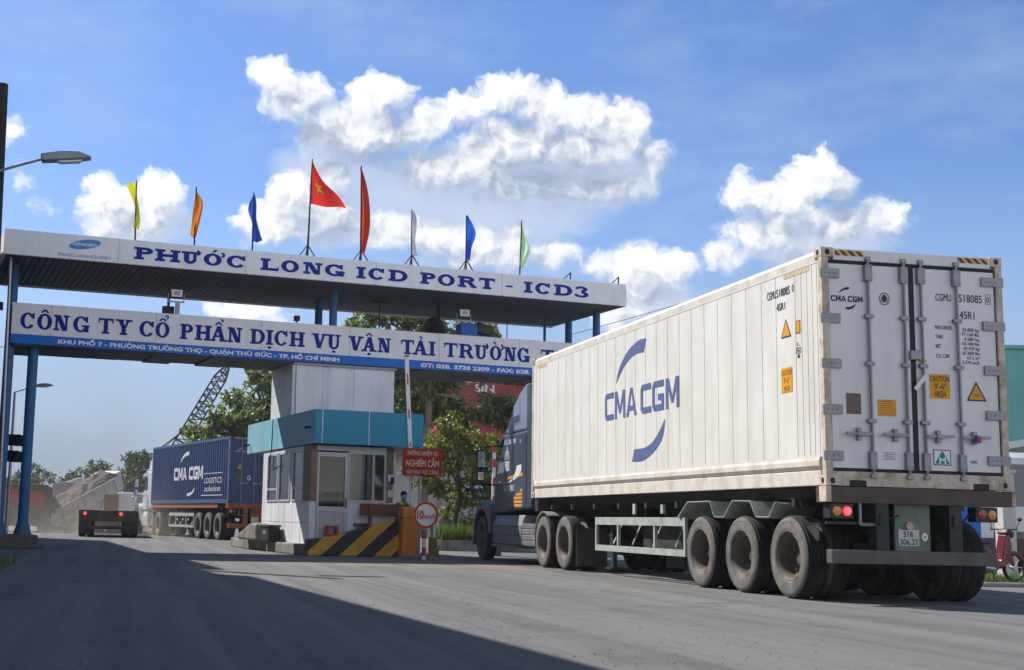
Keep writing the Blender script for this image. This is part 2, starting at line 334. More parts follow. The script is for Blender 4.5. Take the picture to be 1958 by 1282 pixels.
def slab_glyph(mb, face, ch, u0, v0, W, H, t, hl, dia='', d0=.004):
    """one capital of a bold slab-serif face, W wide and H high; t = stem width, hl = hairline"""
    k = [0]
    def D(): k[0] += 1; return d0 + .0006 * k[0]
    R = lambda a, b, c, e: frect(mb, face, u0 + a, u0 + b, v0 + c, v0 + e, D())
    Pg = lambda pts: fpoly(mb, face, [(u0 + a, v0 + b) for a, b in pts], D())
    Rg = lambda cu, cv, ro, ri, a0, a1: fring(mb, face, u0 + cu, v0 + cv, ro, ri, a0, a1, D())
    e = t * .42; sf = hl
    def stem(x, th=None, top=True, bot=True, le=None, re=None):
        th = th or t; le = e if le is None else le; re = e if re is None else re
        R(x, x + th, 0, H)
        if bot: R(x - le, x + th + re, 0, sf)
        if top: R(x - le, x + th + re, H - sf, H)
    if ch == 'I': stem(W / 2 - t / 2)
    elif ch == 'H': stem(e); stem(W - e - t); R(e + t, W - e - t, H * .5 - hl * .6, H * .5 + hl * .6)
    elif ch == 'L':
        stem(e); R(e + t, W, 0, sf * 1.15); Pg([(W - t * .45, 0), (W, 0), (W, H * .36), (W - t * .2, H * .36)])
    elif ch == 'T':
        stem(W / 2 - t / 2, top=False); R(0, W, H - sf * 1.15, H)
        Pg([(0, H), (0, H * .66), (t * .2, H * .66), (t * .5, H)]); Pg([(W, H), (W, H * .66), (W - t * .2, H * .66), (W - t * .5, H)])
    elif ch in 'PR':
        stem(e); rx = W * (.36 if ch == 'R' else .40); ry = H * .28; cx = W - rx - (W * .09 if ch == 'R' else 0)
        R(e + t, cx, H - hl * 1.1, H); R(e + t, cx, H - 2 * ry, H - 2 * ry + hl * 1.1)
        Rg(cx, H - ry, (rx, ry), (rx - t, ry - hl * 1.1), 90, -90)
        if ch == 'R': Pg([(cx - t * .3, H - 2 * ry + hl * .5), (cx + t * .75, H - 2 * ry + hl * .5), (W - t * .15, sf), (W + t * .12, sf), (W + t * .12, 0), (W - t * .95, 0)])
    elif ch == 'D':
        stem(e, re=0); rx = W * .52; cx = W - rx
        R(e + t, cx, H - hl * 1.1, H); R(e + t, cx, 0, hl * 1.1)
        Rg(cx, H / 2, (rx, H / 2), (rx - t, H / 2 - hl * 1.1), 90, -90)
    elif ch == 'O':
        Rg(W / 2, H / 2, (W / 2, H * .52), (W / 2 - t, H * .52 - hl), 0, 360)
    elif ch in 'CG':
        Rg(W / 2, H / 2, (W / 2, H * .52), (W / 2 - t, H * .52 - hl), 33, 327)
        R(W * .93 - t * .5, W * .935, H * .62, H)
        if ch == 'C': pass
        else:
            R(W - t, W, 0, H * .46); R(W * .55, W + e * .4, H * .46 - sf, H * .46)
    elif ch == 'N':
        th = t * .55; R(e, e + th, 0, H); R(W - e - th, W - e, 0, H)
        R(0, e * 2 + th, 0, sf); R(W - 2 * e - th, W, H - sf, H); R(0, e + th, H - sf, H)
        Pg([(e, H), (e + t * 1.15, H), (W - e, 0), (W - e - t * 1.15, 0)])
    elif ch == 'U':
        th = t * .62; rx = (W - 2 * e) / 2; cv = H * .36
        R(e, e + t, cv, H); R(W - e - th, W - e, cv, H); R(0, 2 * e + t, H - sf, H); R(W - 2 * e - th, W, H - sf, H)
        vs = []; n = 14
        for i in range(n + 1):
            a = math.radians(180 + 180 * i / n); f = i / n; ti = t + (th - t) * f
            vs.append((u0 + W / 2 + rx * math.cos(a), v0 + cv + (cv + H * .02) * math.sin(a), u0 + W / 2 + (rx - ti) * math.cos(a), v0 + cv + (cv + H * .02 - hl * 1.2) * math.sin(a)))
        dd = D()
        for a, b in zip(vs, vs[1:]): fpoly(mb, face, [(a[0], a[1]), (b[0], b[1]), (b[2], b[3]), (a[2], a[3])], dd)
    elif ch in 'VA':
        th = t * .6; f = (lambda y: y) if ch == 'V' else (lambda y: H - y)
        a, b = (t, th) if ch == 'V' else (th, t)
        Pg([(e * .6, f(H)), (e * .6 + a * 1.1, f(H)), (W / 2 + a * .55, f(0)), (W / 2 - a * .55, f(0))])
        Pg([(W - e * .6 - b * 1.1, f(H)), (W - e * .6, f(H)), (W / 2 + b * .55, f(0)), (W / 2 - b * .55, f(0))])
        y0, y1 = sorted((f(H), f(H - sf)))
        R(-e * .5, e * 1.6 + a, y0, y1); R(W - e * 1.6 - b, W + e * .5, y0, y1)
        if ch == 'A': R(W * .26, W * .74, H * .27, H * .27 + hl)
    elif ch == 'Y':
        R(W / 2 - t / 2, W / 2 + t / 2, 0, H * .45); R(W / 2 - t / 2 - e, W / 2 + t / 2 + e, 0, sf)
        Pg([(e, H), (e + t * 1.1, H), (W / 2 + t / 2, H * .42), (W / 2 - t / 2, H * .42)])
        Pg([(W - e - t * .7, H), (W - e, H), (W / 2 + t / 2, H * .42), (W / 2, H * .42)])
        R(-e * .3, 2 * e + t, H - sf, H); R(W - 2 * e - t * .7, W + e * .3, H - sf, H)
    elif ch == '3':
        Rg(W * .45, H * .75, (W * .47, H * .265), (W * .47 - t, H * .265 - hl), 155, -90)
        Rg(W * .45, H * .265, (W * .55, H * .285), (W * .55 - t, H * .285 - hl), 90, -160)
        R(W * .02, W * .02 + t * .6, H * .72, H * .88); R(-W * .06, -W * .06 + t * .7, H * .12, H * .3)
    elif ch == '-': Pg([(0, H * .36), (W * .9, H * .36), (W, H * .5), (W * .1, H * .5)])
    # marks
    top = H * 1.06
    for m_ in dia:
        cx = W / 2
        if m_ == 'h': # horn
            x = W - (e if ch == 'U' else W * .06)
            Rg(x - t * .05, H * .93, (t * .85, H * .24), (t * .40, H * .09), -75, 80)
        elif m_ == "'": Pg([(cx - t * .25, top + H * .02), (cx + t * .25, top + H * .02), (cx + t * .95, top + H * .27), (cx + t * .25, top + H * .27)])
        elif m_ == '`': Pg([(cx - t * .1, top + H * .02), (cx + t * .3, top + H * .02), (cx - t * .25, top + H * .25), (cx - t * .85, top + H * .25)])
        elif m_ == '^': Pg([(cx - t * 1.0, top), (cx - t * .5, top), (cx, top + H * .13), (cx + t * .5, top), (cx + t * 1.0, top), (cx + t * .3, top + H * .22), (cx - t * .3, top + H * .22)])
        elif m_ == 'G': Pg([(cx + t * .9, top + H * .22), (cx + t * 1.3, top + H * .22), (cx + t * .9, top + H * .42), (cx + t * .3, top + H * .42)]) # grave above a circumflex
        elif m_ in '?Q':
            y = top + (H * .30 if m_ == 'Q' else H * .14); x = cx + (t * .9 if m_ == 'Q' else 0)
            Rg(x, y, (t * .55, H * .12), (t * .2, H * .05), 170, -80); R(x - t * .06, x + t * .24, y - H * .17, y - H * .05)
        elif m_ == '.': Rg(cx, -H * .17, (t * .5, H * .085), (t * .02, H * .004), 0, 360)

# ------------------------------------------------------------------ ground
def ground_mat():
    m = bpy.data.materials.new('asphalt'); m.use_nodes = True; t = m.node_tree; h = NT(t); b = t.nodes['Principled BSDF']
    tc = h.n('ShaderNodeTexCoord').outputs['Object']
    big = h.noise(tc, .22, 5, .6); mid = h.noise(tc, 1.7, 6, .65); fine = h.noise(tc, 38, 3, .7)
    # wear along the driving direction
    tr = h.noise(h.n('ShaderNodeMapping', ins={0: tc, 2: (0, 0, .12), 3: (2.2, .06, 1)}).outputs[0], 1., 6, .62)
    c = h.mix(h.ramp(big, [(.3, 0), (.7, 1)]), (.104, .105, .107), (.146, .144, .140))
    c = h.mix(h.ramp(mid, [(.35, 0), (.7, .55)]), c, (.075, .076, .079))
    c = h.mix(h.ramp(tr, [(.40, 0), (.60, .75)]), c, (.195, .19, .18))
    # dust that trucks drag round the island nose
    sx = h.n('ShaderNodeSeparateXYZ', ins={0: tc})
    dx = h.math('MULTIPLY', h.math('SUBTRACT', sx.outputs[0], 6.2), .17); dy = h.math('MULTIPLY', h.math('SUBTRACT', sx.outputs[1], 27.5), .30)
    dd = h.math('SQRT', h.math('ADD', h.math('MULTIPLY', dx, dx), h.math('MULTIPLY', dy, dy)))
    dm = h.math('MULTIPLY', h.ramp(dd, [(.45, 1), (1, 0)]), h.ramp(h.noise(tc, 1.1, 6, .65), [(.38, 0), (.62, .85)]))
    c = h.mix(dm, c, (.30, .235, .165))
    oil = h.ramp(h.noise(h.n('ShaderNodeMapping', ins={0: tc, 3: (.9, .3, 1)}).outputs[0], 1.3, 5, .7), [(.56, 0), (.70, .6)])
    c = h.mix(oil, c, (.052, .052, .053))
    vo = h.n('ShaderNodeTexVoronoi', ins={'Vector': tc, 'Scale': 22.}).outputs['Distance']
    c = h.mix(h.math('MULTIPLY', h.ramp(vo, [(.0, .9), (.16, .8), (.24, 0)]), h.ramp(h.noise(tc, 6, 4, .7), [(.5, 0), (.62, 1)])), c, (.045, .045, .045))
    agg = h.noise(tc, 90, 2, .8); c = h.mix(h.ramp(agg, [(.35, .5), (.5, 0)]), c, (.05, .05, .052)); c = h.mix(h.ramp(agg, [(.52, 0), (.68, .45)]), c, (.23, .228, .222))
    c = h.mix(h.ramp(fine, [(.3, .5), (.5, 0), (.7, 0), (.9, .0)]), c, (.06, .06, .06))
    c = h.mix(h.ramp(fine, [(.55, 0), (.8, .35)]), c, (.21, .207, .2))
    # cracks
    ck = h.n('ShaderNodeTexVoronoi', feature='DISTANCE_TO_EDGE', ins={'Vector': h.vmath('ADD', tc, h.vmath('MULTIPLY', h.n('ShaderNodeTexNoise', ins={'Vector': tc, 'Scale': .8, 'Detail': 4.}).outputs['Color'], (2.2, 2.2, 0))), 'Scale': .16}).outputs['Distance']
    c = h.mix(h.math('MULTIPLY', h.ramp(ck, [(0, 1), (.006, 0)]), h.ramp(big, [(.45, 0), (.6, .6)])), c, (.05, .05, .05))
    t.links.new(c, b.inputs['Base Color']); b.inputs['Roughness'].default_value = .88; b.inputs['Specular IOR Level'].default_value = .25
    hh = h.math('ADD', h.math('MULTIPLY', fine, .6), h.math('MULTIPLY', mid, 1.))
    bn = h.n('ShaderNodeBump', ins={'Strength': .8, 'Distance': .015, 'Height': hh}); t.links.new(bn.outputs[0], b.inputs['Normal'])
    MATS['asphalt'] = m
ground_mat()
gmb = MB()
xs = [-2500, -400, -80, -30, -12, 0, 8, 16, 30, 60, 120, 400, 2500]; ys = [-600, -60, -10, 0, 6, 12, 18, 24, 30, 40, 55, 80, 150, 400, 3000]
gmb.add([(x, y, 0) for y in ys for x in xs], [(j * 13 + i, j * 13 + i + 1, (j + 1) * 13 + i + 1, (j + 1) * 13 + i) for j in range(14) for i in range(12)])
struct(gmb.build('ground', 'asphalt'))

mat('stone_chip', (.16, .155, .15), .9, var=.4, scale=3)
pb = MB()
for i in range(1300):
    y = random.uniform(5.5, 30); x = random.uniform(-.09 * y, .55 * y)
    if random.random() < .35: y = random.uniform(5.3, 14); x = random.uniform(-.09 * y, .55 * y)
    r = random.uniform(.003, .008) * (1 + .02 * y)
    M = Matrix.Translation((x, y, r * .3)) @ Matrix.Rotation(random.uniform(0, 6), 4, 'Z') @ Matrix.Diagonal((r * random.uniform(.8, 1.8), r, r * random.uniform(.5, .9), 1))
    pb.add([(1, 0, 0), (-1, 0, 0), (0, 1, 0), (0, -1, 0), (0, 0, 1), (.5, .6, .6)], [(0, 2, 4), (2, 1, 4), (1, 3, 4), (3, 0, 4), (0, 2, 5)], 0, M)
struct(pb.build('loose_gravel', 'stone_chip'), 'stuff')

# ------------------------------------------------------------------ gate
P0 = Vector((-2.6, 33.7, 0)); RZ = math.radians(9.2)
GV = Vector((math.cos(RZ), math.sin(RZ), 0)); NV = Vector((-math.sin(RZ), math.cos(RZ), 0))
def S(s, d, z=0.): return P0 + GV * s + NV * d + Vector((0, 0, z))
def gth(name, label, cat, s, d, z=0., group=None): return thing(name, label, cat, S(s, d, z), RZ, group)

mat('sign_white', (.86, .86, .88), .6, var=.05, scale=2, dirt=(.55, .55, .53), dirt_amt=.35, dirt_scale=1.6, dirt_stretch=(2, 2, .3))
mat('sign_blue', (.012, .16, .62), .65, var=.06, dirt=(.08, .2, .4), dirt_amt=.3)
mat('letter_blue', (.012, .03, .27), .75, var=.08, spec=.12)
mat('letter_white', (.86, .87, .88), .7, var=.05)
mat('logo_blue', (.03, .25, .62), .4, var=.1)
mat('column_blue', (.03, .16, .36), .55, var=.2, scale=3, dirt=(.10, .10, .10), dirt_amt=.75, dirt_scale=1.3, dirt_stretch=(3, 3, .45))
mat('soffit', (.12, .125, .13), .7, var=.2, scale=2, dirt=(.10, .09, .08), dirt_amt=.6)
mat('roof_metal', (.16, .17, .18), .55, metal=.3, var=.2)
mat('concrete', (.30, .29, .27), .9, var=.25, scale=3, bump=.3, dirt=(.09, .085, .075), dirt_amt=.8, dirt_scale=1.5)
mat('concrete_dark', (.13, .13, .125), .9, var=.3, scale=2, bump=.3, dirt=(.05, .05, .045), dirt_amt=.8)
mat('panel_white', (.79, .80, .84), .5, var=.06, scale=1.2, dirt=(.42, .42, .42), dirt_amt=.65, dirt_scale=1.4, dirt_stretch=(1.6, 1.6, .25))
mat('seam_grey', (.38, .38, .40), .7)
mat('black_metal', (.02, .02, .022), .5, var=.3)
mat('dark_metal', (.05, .052, .056), .5, metal=.4, var=.3)
mat('steel_grey', (.30, .31, .33), .42, metal=.5, var=.25, dirt=(.14, .12, .10), dirt_amt=.5)
mat('galvanised', (.42, .43, .45), .4, metal=.7, var=.2)

gate = thing('entrance_gate', 'white and blue port entrance gate with two long sign boards on blue columns', 'gate', P0, RZ)
b = MB().box(-.86, 15.60, -1.35, 2.93, 6.90, 7.40); b.build('canopy', 'roof_metal', gate)
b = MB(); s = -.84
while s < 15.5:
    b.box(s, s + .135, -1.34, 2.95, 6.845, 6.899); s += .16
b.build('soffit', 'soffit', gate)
b = MB().box(-.92, 15.66, -1.42, -1.352, 6.85, 7.46); b.build('name_board', 'sign_white', gate, bevel=.01)
b = MB(); 
for s in (1.75, 4.9, 8.35, 11.9): b.box(s, s + .011, -1.4225, -1.421, 6.86, 7.45)
b.build('board_seam', 'seam_grey', gate)
b = MB().box(15.602, 15.66, -1.35, 2.96, 6.85, 7.46).box(15.66, 15.70, -1.2, 2.6, 7.05, 7.44); b.build('end_board', 'sign_white', gate)
MB().box(-.92, -.862, -1.35, 2.96, 6.85, 7.46).build('end_board', 'sign_white', gate)
MB().box(-.86, 15.6, 2.932, 2.98, 6.8, 7.44).build('rear_board', 'sign_white', gate)
MB().cyl((-.62, -1.0, .3), (-.72, -1.0, 6.85), .04, n=10).build('downpipe', 'galvanised', gate, smooth=40)
# lower beam
b = MB()
for i in range(24):
    a = -.5 + i * .7; z = 4.86 + random.uniform(-.03, .03); b.box(a, a + .699, -.33, 1.9 + random.uniform(-.05, .05), z, 5.8)
b.build('beam', 'concrete_dark', gate)
MB().box(-.57, 16.3, -.40, -.332, 5.105, 5.87).build('company_board', 'sign_white', gate, bevel=.008)
MB().box(-.57, 16.3, -.397, -.332, 4.88, 5.105).build('address_band', 'sign_blue', gate)
b = MB()
for s in (.36, 2.92, 5.63, 8.02, 10.55, 12.9): b.box(s, s + .012, -.4025, -.401, 5.11, 5.865)
b.build('board_seam', 'seam_grey', gate)
MB().box(-.5, 16.2, -.2, 1.85, 5.80, 5.86).build('beam_cap', 'sign_blue', gate)
# columns
def column(s, d, z0, z1, r, name='column', m='column_blue'):
    b = MB().cyl((s, d, z0), (s, d, z1), r, n=20)
    if z0 < .5: b.lathe([(r + .004, .35), (r + .01, .30), (r * 1.7, .02), (r * 1.7, .0)], Matrix.Translation((s, d, z0)), 20)
    b.build(name, m, gate, smooth=40)
column(-.56, -.05, .32, 6.85, .12); column(.02, .02, .32, 4.87, .125)
column(7.64, -.1, 5.86, 6.85, .105); column(7.72, 1.5, 5.86, 6.85, .105)
column(15.45, -.1, 5.86, 6.85, .105); column(15.40, 1.5, 5.86, 6.85, .105); column(14.62, 1.5, 5.86, 6.85, .04)
column(15.45, .05, .3, 4.87, .13); column(15.40, 1.45, .3, 4.87, .13)
column(-.45, 1.5, .32, 6.85, .11)
MB().prism([(-1.3, -.55), (.34, -.55), (.34, .9), (-1.3, .9)], 'z', 0, .32).box(-1.4, .5, -.75, .95, -.01, .1).build('plinth', 'concrete_dark', gate, bevel=.03)
MB().box(15.0, 15.9, -.4, 1.9, 0, .32).build('plinth', 'concrete', gate, bevel=.03)
# pylon above the booth
MB().box(6.53, 9.33, -.29, 1.78, 2.7, 4.855).build('pylon', 'panel_white', gate, bevel=.01)
b = MB()
for s in (7.35, 8.2): b.box(s, s + .01, -.2935, -.2905, 2.7, 4.84)
b.box(6.55, 9.36, -.36, -.2915, 4.80, 4.85).box(6.5275, 6.529, -.28, 1.77, 4.1, 4.108)
b.build('pylon_seam', 'seam_grey', gate)

MB().tube([(6.62, -.31, 4.8), (6.62, -.31, 3.9), (6.63, -.31, 3.5)], .012, 6).build('conduit', 'steel_grey', gate)
b = MB()
for s in [k * 1.05 - .4 for k in range(16)]:
    for z in (5.16, 5.82): b.cyl((s, -.4015, z), (s, -.4055, z), .012, n=6)
b.build('rivet', 'seam_grey', gate)['kind'] = 'stuff'
# big letters
fU = Face((0, -1.4225, 0), (1, 0, 0), (0, 0, 1)); fL = Face((0, -.4025, 0), (1, 0, 0), (0, 0, 1))
UP = [('P', '', 2.13, 2.59), ('H', '', 2.64, 3.26), ('U', 'h', 3.29, 3.72), ('O', "h'", 3.84, 4.30), ('C', '', 4.42, 4.92), ('L', '', 5.29, 5.76), ('O', '', 5.82, 6.29), ('N', '', 6.40, 6.90), ('G', '', 6.97, 7.48),
      ('I', '', 7.82, 8.07), ('C', '', 8.14, 8.60), ('D', '', 8.69, 9.22), ('P', '', 9.57, 10.0), ('O', '', 10.06, 10.55), ('R', '', 10.63, 11.15), ('T', '', 11.24, 11.70), ('-', '', 12.01, 12.23), ('I', '', 12.55, 12.80), ('C', '', 12.88, 13.35), ('D', '', 13.45, 13.99), ('3', '', 14.09, 14.49)]
for ch, dia, a, e in UP:
    b = MB(); slab_glyph(b, fU, ch, a, 6.99, e - a, .30, .135, .058, dia); b.build('letter', 'letter_blue', gate)
LO = [('C', '', -.37, -.01), ('O', '^', .03, .39), ('N', '', .42, .80), ('G', '', .89, 1.27), ('T', '', 1.50, 1.87), ('Y', '', 1.93, 2.32), ('C', '', 2.51, 2.89), ('O', '^Q', 2.91, 3.27), ('P', '', 3.53, 3.86), ('H', '', 3.91, 4.34), ('A', '^G', 4.31, 4.72), ('N', '', 4.75, 5.13),
      ('D', '', 5.34, 5.73), ('I', '.', 5.76, 5.95), ('C', '', 5.98, 6.35), ('H', '', 6.38, 6.80), ('V', '', 7.0, 7.38), ('U', '.', 7.40, 7.77), ('V', '', 8.0, 8.38), ('A', '^.', 8.37, 8.75), ('N', '', 8.80, 9.17), ('T', '', 9.46, 9.82), ('A', '?', 9.80, 10.21), ('I', '', 10.25, 10.44),
      ('T', '', 10.69, 11.08), ('R', '', 11.12, 11.54), ('U', 'h', 11.58, 11.95), ('O', 'h`', 12.03, 12.38), ('N', '', 12.45, 12.82), ('G', '', 12.85, 13.21), ('T', '', 13.57, 13.97), ('H', '', 14.02, 14.45), ('O', '.', 14.5, 14.86)]
for ch, dia, a, e in LO:
    b = MB(); slab_glyph(b, fL, ch, a, 5.25, e - a, .385, .105, .048, dia); b.build('letter', 'letter_blue', gate)
text(fL, 'KHU PHỐ 7 - PHƯỜNG TRƯỜNG THỌ - QUẬN THỦ ĐỨC - TP. HỒ CHÍ MINH', .55, 4.935, 7.2, .10, 'letter_white', gate, swell=.038)
text(fL, 'ĐT: 028. 3728 2309 - FAX: 028. 3728 2310', 10.02, 4.935, 4.35, .105, 'letter_white', gate, swell=.038)
# oval emblem
b = MB(); pts = []
for i in range(28):
    a = 2 * math.pi * i / 28; x, y = .37 * math.cos(a), .115 * math.sin(a); pts.append((.95 + x, 7.235 + y + x * .17))
fpoly(b, fU, pts, .003); b.build('emblem', 'logo_blue', gate)
b = MB()
for k in range(5):
    q = [(-.3 + .15 * k + .012 * j, 0) for j in range(2)]
    fpoly(b, fU, [(.66 + .14 * k, 7.13 + .02 * k), (.67 + .14 * k, 7.13 + .02 * k), (.72 + .14 * k, 7.33), (.71 + .14 * k, 7.33)], .0035)
b.build('emblem_line', 'sign_blue', gate)
text(fU, 'GEMADEPT', .66, 7.195, .58, .075, 'letter_white', gate, bold=.03, d=.005)
text(fU, 'PHUOC LONG ICD PORT', .34, 6.915, 1.24, .075, 'logo_blue', gate, bold=.01, d=.004)

# roof brackets, lamps and gear on the gate
for s in (14.0, 15.48):
    t_ = gth('steel_bracket', 'small bare steel stay near the middle of the right roof edge' if s < 15 else 'small bare steel stay at the right end of the gate roof', 'bracket', s, -1.3, 7.46, 'bare stays on the gate roof')
    MB().bar((0, 0, 0), (0, 0, .22), .03).bar((0, 0, .21), (-.22, 0, .0), .025).build('stay', 'black_metal', t_)
mat('lamp_lens', (.75, .78, .80), .2, var=.1, spec=.8)
mat('emitter', (.45, .45, .42), .4, var=.3, scale=30)
def floodlight(s, d, z, label, post=True):
    t_ = gth('floodlight', label, 'floodlight', s, d, z, 'floodlights between the sign boards')
    MB().prism([(-.17, 0), (.17, 0), (.19, .26), (-.19, .26)], 'y', 0, .13).box(-.15, .15, .13, .2, .05, .2).build('housing', 'dark_metal', t_, bevel=.01)
    MB().prism([(-.13, .04), (.13, .04), (.145, .22), (-.145, .22)], 'y', -.006, -.001).build('lens', 'lamp_lens', t_)
    MB().box(-.08, .08, -.008, -.0065, .08, .18).build('emitter', 'emitter', t_)
    b = MB().bar((-.2, .07, .13), (-.2, .07, -.08), .02, .04).bar((.2, .07, .13), (.2, .07, -.08), .02, .04).bar((-.21, .07, -.08), (.21, .07, -.08), .02, .04)
    if post: b.bar((.05, .1, -.08), (.05, .1, -.42), .10)
    b.build('bracket', 'steel_grey', t_)
floodlight(3.42, -.35, 6.28, 'square floodlight above the left part of the company sign'); floodlight(11.3, -.95 + .6, 6.36, 'square floodlight on the blue box above the right part of the sign', False)
t_ = gth('control_box', 'dark ribbed control gear box beside the left floodlight', 'control box', 3.3, .1, 5.86)
b = MB().box(-.14, .14, -.1, .1, 0, .26)
for k in range(5): b.box(-.13 + k * .055, -.10 + k * .055, -.13, -.1, .03, .24)
b.box(-.03, .03, -.03, .03, .26, .5); b.build('box', 'black_metal', t_)
t_ = gth('sign_pedestal', 'bright blue box pedestal on the lower beam under the right floodlight', 'pedestal', 11.55, .1, 5.86)
MB().box(-.24, .24, -.2, .2, 0, .40).build('pedestal', 'sign_blue', t_, bevel=.01); MB().box(.25, .72, -.15, .2, 0, .09).build('foot', 'sign_blue', t_)
t_ = gth('loudspeaker', 'tilted dark box loudspeaker on blue foot above the sign', 'loudspeaker', 12.02, .1, 5.96)
M = Matrix.Rotation(.25, 4, 'Y')
MB().box(-.24, .24, -.12, .14, .03, .33, 0, M).build('cabinet', 'black_metal', t_, bevel=.02)
MB().box(-.2, .2, -.127, -.1215, .07, .29, 0, M).build('grille', 'dark_metal', t_)
t_ = gth('speaker_horn', 'round dark horn speaker beside a black stem behind the sign', 'horn speaker', 10.62, .4, 5.86)
MB().lathe([(.05, 0), (.1, .15), (.3, .42), (.32, .44), (.28, .43), (.06, .2)], Matrix.Translation((0, .2, .22)) @ Matrix.Rotation(math.radians(90), 4, 'X'), 20).build('horn', 'black_metal', t_, smooth=40)
MB().cyl((.25, .1, 0), (.25, .1, .98), .05, n=10).build('stem', 'black_metal', t_)
t_ = gth('spotlight', 'tiny black spotlight standing on the sign edge near the middle', 'spotlight', 6.62, -.2, 5.87)
MB().box(-.07, .07, -.08, .08, .08, .22).build('head', 'black_metal', t_, bevel=.02); MB().bar((0, 0, 0), (0, 0, .09), .03).build('stem', 'black_metal', t_)
t_ = gth('aerial_mast', 'thin black stem hanging from the gate soffit', 'mast', 13.0, .6, 5.86)
MB().cyl((0, 0, 0), (0, 0, .98), .015, n=6).cyl((0, 0, 0), (0, 0, .12), .035, n=6).build('mast', 'black_metal', t_)
t_ = gth('aerial_rod', 'short black rod standing between the two signs above the tree crown', 'rod', 9.25, .8, 5.86)
MB().cyl((0, 0, 0), (0, 0, .98), .02, n=6).box(-.2, .2, -.03, .03, .93, .97).build('mast', 'black_metal', t_)

# ------------------------------------------------------------------ flags
def flag_mat(name, col, trans=.45):
    m = bpy.data.materials.new(name); m.use_nodes = True; t = m.node_tree; h = NT(t); b = t.nodes['Principled BSDF']
    tc = h.n('ShaderNodeTexCoord').outputs['Object']
    c = h.mix(h.noise(tc, 9, 4), tuple(x * .8 for x in col), col); t.links.new(c, b.inputs['Base Color']); b.inputs['Roughness'].default_value = .7
    tr = h.n('ShaderNodeBsdfTranslucent'); t.links.new(c, tr.inputs[0])
    mx = h.n('ShaderNodeMixShader', ins={0: trans}); t.links.new(b.outputs[0], mx.inputs[1]); t.links.new(tr.outputs[0], mx.inputs[2]); t.links.new(mx.outputs[0], t.nodes['Material Output'].inputs[0])
    MATS[name] = m
FL = [('yellow', (.75, .72, .02), 2.18, 8.97, [(1.89, 8.87), (2.06, 8.54), (2.15, 8.23), (2.11, 7.81)], [(2.14, 8.97), (2.23, 8.55), (2.28, 8.15), (2.26, 7.8)], 'limp yellow flag on a thin pole, leftmost on the gate roof'),
      ('orange', (.80, .26, .02), 3.65, 8.98, [(3.63, 8.96), (3.59, 8.56), (3.56, 8.19), (3.54, 7.73)], [(3.64, 8.97), (3.81, 8.65), (3.77, 8.21), (3.68, 7.74)], 'limp light orange flag between the yellow and a blue flag'),
      ('royal_blue', (.03, .12, .60), 5.13, 8.98, [(5.1, 8.97), (4.98, 8.58), (5.1, 8.2), (5.14, 7.74)], [(5.11, 8.98), (5.18, 8.67), (5.21, 8.26), (5.32, 7.74)], 'narrow limp blue flag left of the tall red star flag'),
      ('red', (.72, .03, .015), 6.575, 10.03, [(6.61, 9.95), (6.60, 9.62), (6.59, 9.24), (6.59, 8.87)], [(6.63, 9.95), (6.92, 9.51), (7.22, 9.17), (7.54, 8.81)], 'red flag with a yellow star on the tallest pole'),
      ('vermilion', (.66, .07, .02), 8.02, 10.0, [(7.95, 10.0), (7.96, 9.28), (7.99, 8.54), (8.02, 7.82)], [(7.97, 10.0), (8.1, 9.4), (8.22, 8.4), (8.14, 7.68)], 'tall plain red flag hanging straight down its pole'),
      ('white', (.78, .76, .82), 9.43, 8.97, [(9.38, 8.96), (9.39, 8.52), (9.41, 8.12), (9.43, 7.75)], [(9.40, 8.96), (9.53, 8.61), (9.54, 8.18), (9.6, 7.74)], 'thin limp white flag right of the red flags'),
      ('bright_blue', (.02, .14, .70), 10.98, 8.98, [(10.95, 8.98), (10.95, 8.57), (10.95, 8.16), (10.95, 7.77)], [(10.97, 8.98), (11.34, 8.6), (11.18, 8.13), (11.09, 7.78)], 'bright blue flag blown open between white and green flags'),
      ('pale_green', (.60, .86, .55), 12.55, 8.99, [(12.58, 8.99), (12.55, 8.57), (12.54, 8.15), (12.52, 7.79)], [(12.60, 8.99), (12.76, 8.59), (12.82, 8.18), (12.64, 7.72)], 'pale green flag, last of the row at the right')]
mat('star_yellow', (.85, .66, .03), .6)
